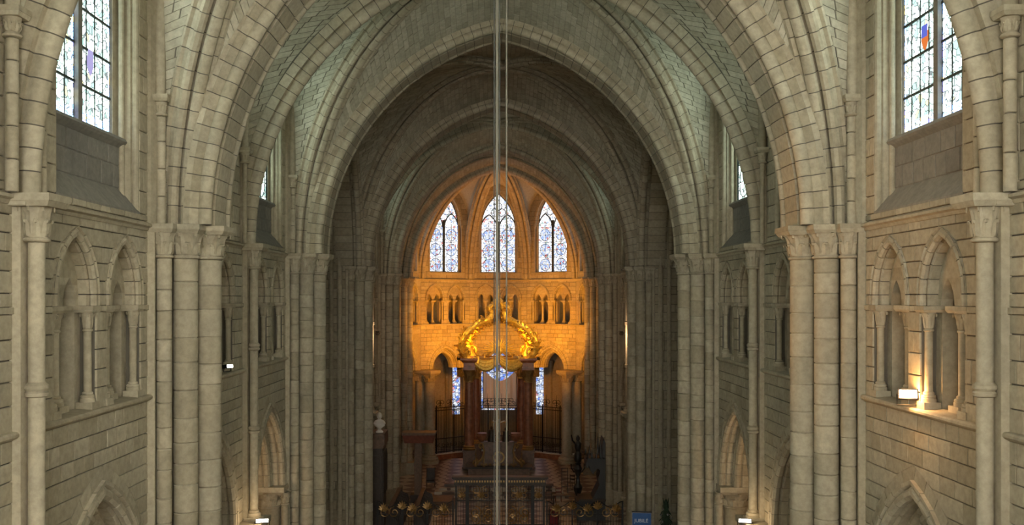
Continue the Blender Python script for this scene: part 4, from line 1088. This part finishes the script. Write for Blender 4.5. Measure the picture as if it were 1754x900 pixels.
# swags of gilded drapery between the columns and the sunburst
for y, x0 in ((-1.3, 2.16), (1.7, 1.75)):
    for sx in (-1, 1):
        m = MB()
        for k in range(3):
            m.tube([(sx * (x0 - .3) * (1 - f) + 0 * f, y - .1 - .06 * k, 8.15 - .14 * k - (.42 + .1 * k) * math.sin(PI * f)) for f in [i / 10 for i in range(11)]], [.09 + .10 * math.sin(PI * i / 10) for i in range(11)], 7, (0, 1, 0))
        m.tube([(sx * (x0 - .62), y - .15, 8.2), (sx * (x0 - .66), y - .2, 7.7), (sx * (x0 - .58), y - .18, 7.2)], [.12, .16, .05], 7)
        build(m, 'drapery_swag', 'gilt', b)
m = MB(); m.ball((0, -1.35, 8.62), .34, 10, 6)
for k in range(17):
    an = PI * k / 16; L_ = 1.15 + .2 * (k % 2); m.tube([(.3 * math.cos(an), -1.35, 8.62 + .3 * math.sin(an)), (L_ * math.cos(an), -1.35, 8.55 + L_ * .75 * math.sin(an))], [.09, .015], 5, (0, 1, 0))
build(m, 'sunburst', 'gilt', b)
m = MB()
for q in ((-1, -1, 1, -1), (1, -1, 1, 1), (1, 1, -1, 1), (-1, 1, -1, -1)):
    xa = 2.16 if q[1] < 0 else 1.75; xb = 2.16 if q[3] < 0 else 1.75
    m.tube([(q[0] * xa, -1.3 if q[1] < 0 else 1.7, 8.02), (q[2] * xb, -1.3 if q[3] < 0 else 1.7, 8.02)], .07, 6)
build(m, 'tie_beam', 'gilt_iron', b)

# --- apse grilles, hanging cloth
for i, w_ in ((1, 'left'), (2, 'central'), (3, 'right')):
    p, q = AV[i], AV[i + 1]; L = (q - p).length; M = frame(p, q - p)
    g = top('apse_grille', 'tall black iron grille with scroll cresting in the %s apse arch' % w_, 'grille', None, M, group='iron grilles round the apse')
    build(MB().box(.35, L - .35, -.12, .25, 0, .42), 'marble_plinth', 'marble', g, smooth=0); build(MB().box(.32, L - .32, -.15, .28, .42, .48), 'plinth_coping', 'white', g, smooth=0)
    for z in (.62, 1.7, 4.02, 4.25): build(MB().box(.4, L - .4, .03, .09, z - .03, z + .03), 'rail', 'iron', g, smooth=0)
    for k in range(int((L - .8) / .15) + 1): obj('bar', cached('abar', lambda: MB().box(-.015, .015, .045, .075, .5, 4.25).mesh('bar', 'iron', 0)), g, T(.4 + .15 * k, 0, 0))
    for x in (.42, L / 2 - .85, L / 2 + .85, L - .42): build(MB().box(x - .04, x + .04, .02, .1, .48, 4.45), 'post', 'iron', g, smooth=0)
    for k in range(4 if i != 2 else 6):
        x = .9 + k * (L - 1.8) / (3 if i != 2 else 5); h = .8 if abs(x - L / 2) < 1.0 else .42
        m = MB(); m.tube(scroll(x - .2, 4.25 + h * .5, h * .36, 1.3, -PI / 2, 1, .06), .024, 5, (0, 1, 0)); m.tube(scroll(x + .2, 4.25 + h * .5, h * .36, 1.3, -PI / 2, -1, .06), .024, 5, (0, 1, 0)); m.tube([(x, .06, 4.25), (x, .06, 4.25 + h * 1.25)], [.03, .01], 5)
        build(m, 'crest_scroll', 'iron', g)
    for k in range(5):
        x = .8 + k * (L - 1.6) / 4; m = MB(); m.tube(scroll(x - .16, 1.15, .18, 1.3, PI / 2, 1, .06), .02, 5, (0, 1, 0)); m.tube(scroll(x + .16, 1.15, .18, 1.3, PI / 2, -1, .06), .02, 5, (0, 1, 0)); build(m, 'lower_scroll', 'iron', g)
m = MB(); nx, nz = 40, 14; vs = []
for j in range(nz + 1):
    for i in range(nx + 1):
        f = i / nx; t = j / nz; zt = 7.25 - 1.15 * math.sin(PI * f) ** .8; zb = 3.7
        vs.append((-1.35 + 2.9 * f, .16 * math.sin(f * 34) * (.4 + .6 * abs(2 * f - 1)) + .12 * math.sin(f * 9 + 3 * t) + .05, zt + (zb - zt) * t))
fs = [(j * (nx + 1) + i, j * (nx + 1) + i + 1, (j + 1) * (nx + 1) + i + 1, (j + 1) * (nx + 1) + i) for j in range(nz) for i in range(nx)]
n0 = len(vs); vs2 = vs + [(x, y + .025, z) for x, y, z in vs]; fs2 = fs + [tuple(k + n0 for k in reversed(f)) for f in fs]
hc = top('hanging_cloth', 'pale unbleached cloth hung by its corners behind the altar', 'curtain', None, T(.05, 82.6, 0))
build(MB().add(vs, fs), 'cloth_sheet', 'cloth', hc, smooth=80)
for x in (-1.35, 1.55): build(MB().tube([(x, .1, 0), (x, .1, 7.3)], .035, 6), 'cloth_pole', 'iron', hc)

# --- left side of the choir
def cabinet():
    c = top('organ_case', 'black wooden case with cornice standing behind the left crossing pier', 'cabinet', None, T(-6.95, 52.4, 0))
    build(MB().box(-.6, .6, -.8, .8, 0, 5.1), 'case_body', 'wood', c, smooth=0)
    m = MB(); m.box(-.66, .66, -.86, .86, 5.1, 5.25); m.box(-.72, .72, -.92, .92, 5.25, 5.9); build(m, 'cornice', 'wood_mid', c, smooth=0)
    for z in (.4, 1.9, 3.4): build(MB().box(-.5, .5, -.84, -.8, z, z + 1.3), 'panel', 'wood', c, smooth=0); build(MB().box(.6, .64, -.65, .65, z, z + 1.3), 'panel', 'wood', c, smooth=0)
    for k in range(5): build(MB().lathe([(.05, 2.6), (.06, 4.6), (.03, 4.9)], 8, .66, -.6 + .3 * k), 'baluster', 'wood', c)
cabinet()
bu = top('marble_bust', 'small white bust on the black case by the left crossing pier', 'bust', None, T(-6.55, 52.0, 5.9))
m = MB(); m.lathe([(.2, 0), (.2, .08), (.1, .14), (.11, .24), (.3, .38), (.34, .52), (.24, .66), (.09, .72), (.09, .78)], 14, squash=.7); build(m, 'torso', 'white', bu)
m = MB(); m.ball((0, -.02, .92), .15, 12, 8, 1.25); m.tube([(0, -.16, .94), (0, -.19, .89)], [.02, .03], 6); build(m, 'head', 'white', bu)
cn = top('wooden_canopy', 'reddish wooden tray-shaped canopy on a tall dark post', 'canopy', None, T(-5.25, 62.0, 0))
build(MB().box(-.24, .24, -.18, .18, .5, 3.9), 'post', 'wood_mid', cn, smooth=0)
m = MB(); m.loft([(-.85, -.5, 3.88), (1.0, -.5, 3.88), (1.0, .5, 3.88), (-.85, .5, 3.88)], [(-.98, -.6, 4.4), (1.12, -.6, 4.4), (1.12, .6, 4.4), (-.98, .6, 4.4)]); build(m, 'tray', 'wood_red', cn, smooth=0)
build(MB().box(-1.02, 1.16, -.64, .64, 4.4, 4.55), 'rim', 'wood_mid', cn, smooth=0)
m = MB(); m.box(-.5, .5, -.4, .4, 0, .5); build(m, 'foot', 'wood', cn, smooth=0)
top('wooden_platform', 'dark wooden platform on the left of the choir floor', 'platform', MB().box(-1.4, 1.3, -1.1, 1.1, 0, .22).box(-1.2, 1.0, -.9, 1.1, .22, .40).mesh('wooden_platform', 'wood_mid', 0), M=T(-4.0, 61.0, 0))
def stall_row(x, label):
    s = top('choir_stalls', label, 'stalls', None, T(x, 57.0, 0), group='rows of choir stalls on the left')
    build(MB().box(-.34, .30, -4, 3, 0, .18), 'footboard', 'wood', s, smooth=0); build(MB().box(-.38, -.30, -4, 3, .18, 1.25), 'backboard', 'wood', s, smooth=0); build(MB().box(-.46, -.22, -4, 3, 1.25, 1.33), 'handrail', 'wood_mid', s, smooth=0)
    for k in range(11):
        obj('seat_divider', cached('sdiv', lambda: MB().prism([(-.32, .18), (.22, .18), (.26, .6), (.16, .95), (-.1, 1.05), (-.32, 1.25)], -.03, .03, axis='y').mesh('seat_divider', 'wood', 0)), s, T(0, -3.95 + .69 * k, 0))
        if k < 10: obj('seat', cached('sseat', lambda: MB().box(-.3, .14, .06, .62, .42, .47).mesh('seat', 'wood_mid', 0)), s, T(0, -3.95 + .69 * k, 0))
stall_row(-5.9, 'back row of dark choir stalls along the left choir piers'); stall_row(-4.4, 'front row of dark choir stalls left of the gate')
def armchair(x, y, label, mat, rz=0, cat='chair'):
    c = top('armchair', label, cat, None, T(x, y, 0) @ RZ(rz))
    build(MB().box(-.3, .3, -.28, .28, .42, .52), 'seat', mat, c, smooth=0); build(MB().box(-.3, .3, .22, .30, .52, 1.35), 'backrest', mat, c, smooth=0)
    for sx in (-1, 1):
        build(MB().box(sx * .30 - .03, sx * .30 + .03, -.28, .28, .70, .76), 'armrest', 'wood_mid', c, smooth=0)
        for sy in (-1, 1): build(MB().box(sx * .28 - .03, sx * .28 + .03, sy * .25 - .03, sy * .25 + .03, 0, .72 if sy < 0 else 1.4), 'leg', 'wood_mid', c, smooth=0)
    return c
armchair(-4.75, 66.5, 'dark high-backed armchair near the left apse pier', 'wood')
armchair(3.05, 53.5, 'crimson upholstered armchair behind the right choir screen', 'red_cloth')
def chair(x, y, rz, label, mat):
    c = top('wooden_chair', label, 'chair', None, T(x, y, 0) @ RZ(rz), group='small chairs on the right of the sanctuary')
    build(MB().box(-.2, .2, -.2, .2, .43, .47), 'seat', mat, c, smooth=0)
    for z in (.62, .86): build(MB().box(-.19, .19, .17, .20, z, z + .10), 'back_slat', mat, c, smooth=0)
    for sx in (-1, 1):
        for sy in (-1, 1): build(MB().box(sx * .18 - .018, sx * .18 + .018, sy * .18 - .018, sy * .18 + .018, 0, .43 if sy < 0 else 1.0), 'leg', mat, c, smooth=0)
chair(3.25, 62.4, PI, 'small dark chair right of the altar steps, nearest the altar', 'wood'); chair(3.85, 62.0, PI, 'small reddish chair right of the altar steps', 'wood_red'); chair(5.0, 66.0, -.6, 'small chair by the carved candelabrum on the right', 'wood')
st = top('folding_stand', 'slim dark ladder-like stand on the right sanctuary floor', 'stand', None, T(4.45, 64.5, 0))
for sx in (-.2, .2): build(MB().box(sx - .025, sx + .025, -.03, .03, 0, 1.75), 'upright', 'iron', st, smooth=0)
for z in (.5, 1.0, 1.5, 1.73): build(MB().box(-.2, .2, -.02, .02, z - .02, z + .02), 'rung', 'iron', st, smooth=0)
tb_ = top('low_table', 'low dark table with thin legs on the right of the choir', 'table', None, T(4.2, 60.5, 0))
build(MB().box(-.8, .8, -.3, .3, .72, .77), 'table_top', 'wood', tb_, smooth=0)
for sx in (-1, 1):
    for sy in (-1, 1): build(MB().box(sx * .75 - .025, sx * .75 + .025, sy * .26 - .025, sy * .26 + .025, 0, .72), 'leg', 'wood', tb_, smooth=0)

# --- carved throne, candelabrum
th = top('bishop_throne', 'black carved throne with pinnacled canopy against the right choir pier', 'throne', None, T(5.7, 57.5, 0))
build(MB().box(-1.1, .6, -.8, .8, 0, 1.15), 'seat_base', 'black', th, smooth=0); build(MB().box(-.95, .62, -.85, .85, 1.15, 1.28), 'seat_ledge', 'wood', th, smooth=0)
build(MB().prism([(.62, 1.2), (.62, 4.6), (.50, 4.9), (.38, 4.2), (.24, 3.2), (.30, 2.9), (.18, 2.5), (.26, 2.1), (.05, 1.7), (-.15, 1.28), (-.2, 1.2)], -.7, .7, axis='y'), 'carved_back', 'black', th, smooth=0)
m = MB(); m.prism([(-.55, 3.42), (-.5, 3.1), (-.36, 3.25), (-.28, 2.95), (-.12, 2.72), (0, 2.95), (.12, 3.1), (.3, 3.0), (.62, 3.2), (.62, 3.7), (-.45, 3.7)], -.75, .75, axis='y'); build(m, 'canopy', 'black', th, smooth=0)
for x, y, h in ((-.45, -.7, .35), (-.2, -.7, .55), (.05, -.7, .4), (.3, -.7, 1.1), (.5, -.7, .7), (-.45, .7, .35), (-.2, .7, .55), (.3, .7, 1.1)):
    build(MB().lathe([(.07, 3.65), (.09, 3.72), (.05, 3.8), (.06, 3.7 + h * .4), (.008, 3.7 + h)], 6, x, y), 'pinnacle', 'black', th)
cd = top('carved_candelabrum', 'tall dark carved candelabrum with figure in front of the throne', 'candelabrum', None, T(4.95, 60.0, 0))
m = MB(); m.lathe([(.34, 0), (.36, .2), (.2, .4), (.13, .8), (.26, 1.15), (.3, 1.35), (.14, 1.6), (.1, 2.0), (.2, 2.25), (.28, 2.5), (.16, 2.75), (.24, 2.9)], 12); build(m, 'carved_stem', 'black', cd)
m = MB(); m.lathe([(.16, 2.88), (.24, 3.1), (.22, 3.45), (.13, 3.6), (.2, 3.85), (.22, 4.1), (.08, 4.25), (.12, 4.35), (.12, 4.48), (.03, 4.6)], 10); m.tube([(-.15, 0, 4.05), (-.36, -.05, 4.3), (-.42, -.05, 4.65)], [.06, .05, .04], 6); build(m, 'figure', 'black', cd)
for sx in (-1, 1): build(MB().tube([(0, 0, 2.4), (sx * .25, 0, 2.3), (sx * .42, 0, 2.55), (sx * .42, 0, 2.8)], [.05, .05, .04, .06], 6), 'arm', 'black', cd)

# --- banner sign, fir tree
bn = top('banner_sign', 'blue upright banner with pale lettering at the foot of the right crossing pier', 'sign', None, T(6.78, 45.8, 0) @ RZ(-.12))
build(MB().box(-.46, .46, 0, .03, .12, 2.95), 'banner_panel', 'blue_lo', bn, smooth=0); build(MB().box(-.44, .44, -.012, 0, 2.28, 2.90), 'blue_heading', 'blue', bn, smooth=0)
build(MB().box(-.5, .5, -.16, .18, 0, .12), 'banner_foot', 'iron', bn, smooth=0); build(MB().box(-.015, .015, .03, .06, .1, 2.9), 'support_rod', 'iron', bn, smooth=0); build(MB().box(-.47, .47, -.015, .035, 2.93, 2.98), 'top_clamp', 'iron', bn, smooth=0)
tc_ = bpy.data.curves.new('lettering', 'FONT'); tc_.body = 'JUBIL\u00c9'; tc_.size = .24; tc_.align_x = 'CENTER'; tc_.extrude = .004; tc_.materials.append(MAT['letter'])
tmp = bpy.data.objects.new('lettering_curve', tc_); COL.objects.link(tmp); bpy.context.view_layer.update()
tme = bpy.data.meshes.new_from_object(tmp.evaluated_get(bpy.context.evaluated_depsgraph_get())); bpy.data.objects.remove(tmp)
tme.name = 'lettering'; to = obj('lettering', tme, bn, T(-.02, -.018, 2.46) @ Matrix.Rotation(PI / 2, 4, 'X'))
tr = top('fir_tree', 'dark fir tree hung with pale baubles beside the right crossing pier', 'tree', None, T(7.62, 44.0, 0))
build(MB().lathe([(.09, 0), (.07, 2), (.015, 3.9)], 8), 'trunk', 'wood_mid', tr)
build(MB().lathe([(.26, 0), (.32, .4), (.34, .42), (.3, .42)], 12), 'tub', 'wood_red', tr)
m = MB(); RT = random.Random(3)
for i in range(1500):
    f = RT.random() ** .8; z = .6 + 3.3 * f; r = (.80 * (1 - f) ** .85 + .10) * (.75 + .35 * math.sin(z * 9) ** 2); an = RT.uniform(0, 2 * PI); q = r * RT.uniform(.35, 1)
    p0 = Vector((q * .6 * math.cos(an), q * .6 * math.sin(an), z)); p1 = Vector((q * math.cos(an + .1), q * math.sin(an + .1), z - .10)); sd = Vector((-math.sin(an), math.cos(an), .3)) * .035
    m.add([p0 - sd, p1, p0 + sd, p0 + Vector((0, 0, .05))], [(0, 1, 2), (0, 3, 1), (1, 3, 2)])
for k in range(3): m.tube([(.05 * k - .05, 0, 3.6), (.14 * k - .14, 0, 4.02 - .1 * (k % 2))], [.05, .01], 5)
build(m, 'needles', 'needle', tr, kind='stuff', smooth=0)
bm = MB().ball((0, 0, 0), .055, 8, 6).mesh('bauble', 'bauble', 80)
for i in range(26):
    f = (i + .5) / 26; z = .8 + 2.8 * f; r = .80 * (1 - f) ** .85 + .10; an = i * 2.4; obj('bauble', bm, tr, T(r * math.cos(an), r * math.sin(an), z - .05))

# --- cables from the vault
for nm_, x, y, r, mt, lab in (('hanging_cable', -.19, 27.6, .040, 'rope', 'thick pale cable hanging straight down the middle of the nave'),
                         ('hanging_cable', -.115, 27.9, .014, 'rope_dark', 'thin dark cable just right of the thick pale cable'),
                         ('hanging_cable', -.275, 27.9, .016, 'rope_dark', 'thin dark cable just left of the thick pale cable'),
                         ('hanging_cable', .085, 27.6, .022, 'rope', 'thin pale cable hanging parallel to the thick one, on its right')):
    c = top(nm_, lab, 'cable', None, T(x, y, 0), group='cables hanging from the nave vault')
    build(MB().tube([(0, 0, .05), (0, 0, 23.25)], r, 8), 'cable_strand', mt, c); build(MB().lathe([(r * 1.6, 0), (r * 1.6, .06), (r * 2.2, .07), (r * 1.1, .2)], 10), 'floor_anchor', 'iron', c)

# ------------------------------------------------------------------ lamps
def lamp(kind, loc, color, watt, radius=.1, aim=None, spot=None):
    l = bpy.data.lights.new('lamp_light', 'SPOT' if spot else 'POINT'); l.energy = watt; l.color = color; l.shadow_soft_size = radius
    if spot: l.spot_size = spot; l.spot_blend = .8
    o = bpy.data.objects.new('lamp_light', l); COL.objects.link(o); o.location = loc
    if aim is not None: o.rotation_euler = (Vector(aim) - Vector(loc)).to_track_quat('-Z', 'Y').to_euler()
    return o
def floodlight(loc, aim, label, size=.16, watt=0, color=(1, .6, .25), spot=None, off=.2, bracket=False, flat=.7):
    """small box floodlight on a yoke, with its own light just in front of the lens"""
    D = (Vector(aim) - Vector(loc)).normalized(); Mx = Matrix.Translation(loc) @ D.to_track_quat('Y', 'Z').to_matrix().to_4x4()
    f = top('floodlight', label, 'lamp', None, Mx, group='floodlights on the stonework')
    s = size; build(MB().box(-s, s, -.10, .05, -s * flat, s * flat), 'housing', 'black', f, smooth=0); build(MB().box(-s * 1.06, s * 1.06, .04, .07, -s * flat * 1.1, s * flat * 1.1), 'bezel', 'iron', f, smooth=0)
    build(MB().box(-s * .9, s * .9, .065, .075, -s * flat * .86, s * flat * .86), 'lens', 'lens', f, smooth=0)
    build(MB().tube([(-s * 1.1, 0, 0), (-s * 1.1, -.06, -s * 1.1), (s * 1.1, -.06, -s * 1.1), (s * 1.1, 0, 0)], .015, 5), 'yoke', 'iron', f)
    if bracket: build(MB().box(-.03, .03, -.5, -.08, -.03, .03), 'bracket', 'iron', f, smooth=0)
    if watt:
        l = lamp('l', (0, 0, 0), color, watt, .08, None, spot); l.parent = f; l.matrix_local = T(0, off, 0) @ Matrix.Rotation(PI / 2, 4, 'X')
    return f
WARM = (1.0, .56, .22)
floodlight((7.58, 18.1, 11.38), (5.0, 10.0, 13.6), 'lit floodlight on the triforium sill of the nearest right bay', .17, 60, (1, .5, .16), None, .2, False, .5)
floodlight((-7.58, 26.2, 11.34), (7.2, 19.0, 13.9), 'lit floodlight on the left triforium sill behind the nearest compound pier', .12, 3000, (1, .46, .12), math.radians(36), .2, False, .4)
floodlight((-7.08, 28.0, 6.67), (-5.5, 22.0, 9.0), 'lit floodlight on the left coupled columns before the crossing', .19, 25, (1, .72, .42), None, .4, False, .28)
floodlight((7.08, 28.0, 6.67), (5.5, 22.0, 9.0), 'lit floodlight on the right coupled columns before the crossing', .19, 25, (1, .72, .42), None, .4, False, .28)
floodlight((-7.0, 54.8, 11.2), (-6.3, 57.5, 6.0), 'small lit lamp on the left choir wall shaft', .10, 120, (1, .62, .36))
floodlight((7.0, 54.8, 11.2), (6.3, 57.5, 6.0), 'small lit lamp on the right choir wall shaft', .10, 120, (1, .62, .36))
ORANGE = (1.0, .35, .012)
for sx, w_ in ((-1, 'left'), (1, 'right')):
    floodlight((sx * 7.0, 63.42, 12.2), (0, 71.0, 11.3), 'floodlight behind the %s choir pier aimed at the gilded canopy' % w_, .14, 3000, (1, .52, .08), math.radians(46), .2, True)
    floodlight((sx * 2.95, 71.4, 8.75), (sx * 5.0, 79, 14), 'orange floodlight on the front %s corner of the baldachin' % w_, .14, 1900, ORANGE, math.radians(150))
    floodlight((sx * 2.55, 73.6, 8.75), (sx * 2.0, 80, 13), 'orange floodlight on the rear %s corner of the baldachin' % w_, .14, 1300, ORANGE, math.radians(150))

for sx, w_ in ((-1, 'left'), (1, 'right')):
    floodlight((sx * 9.3, 29.2, 6.7), (sx * 9.6, 36, 8.0), 'warm floodlight on the aisle side of the %s coupled columns' % w_, .14, 160, (1, .66, .36), None, .5)
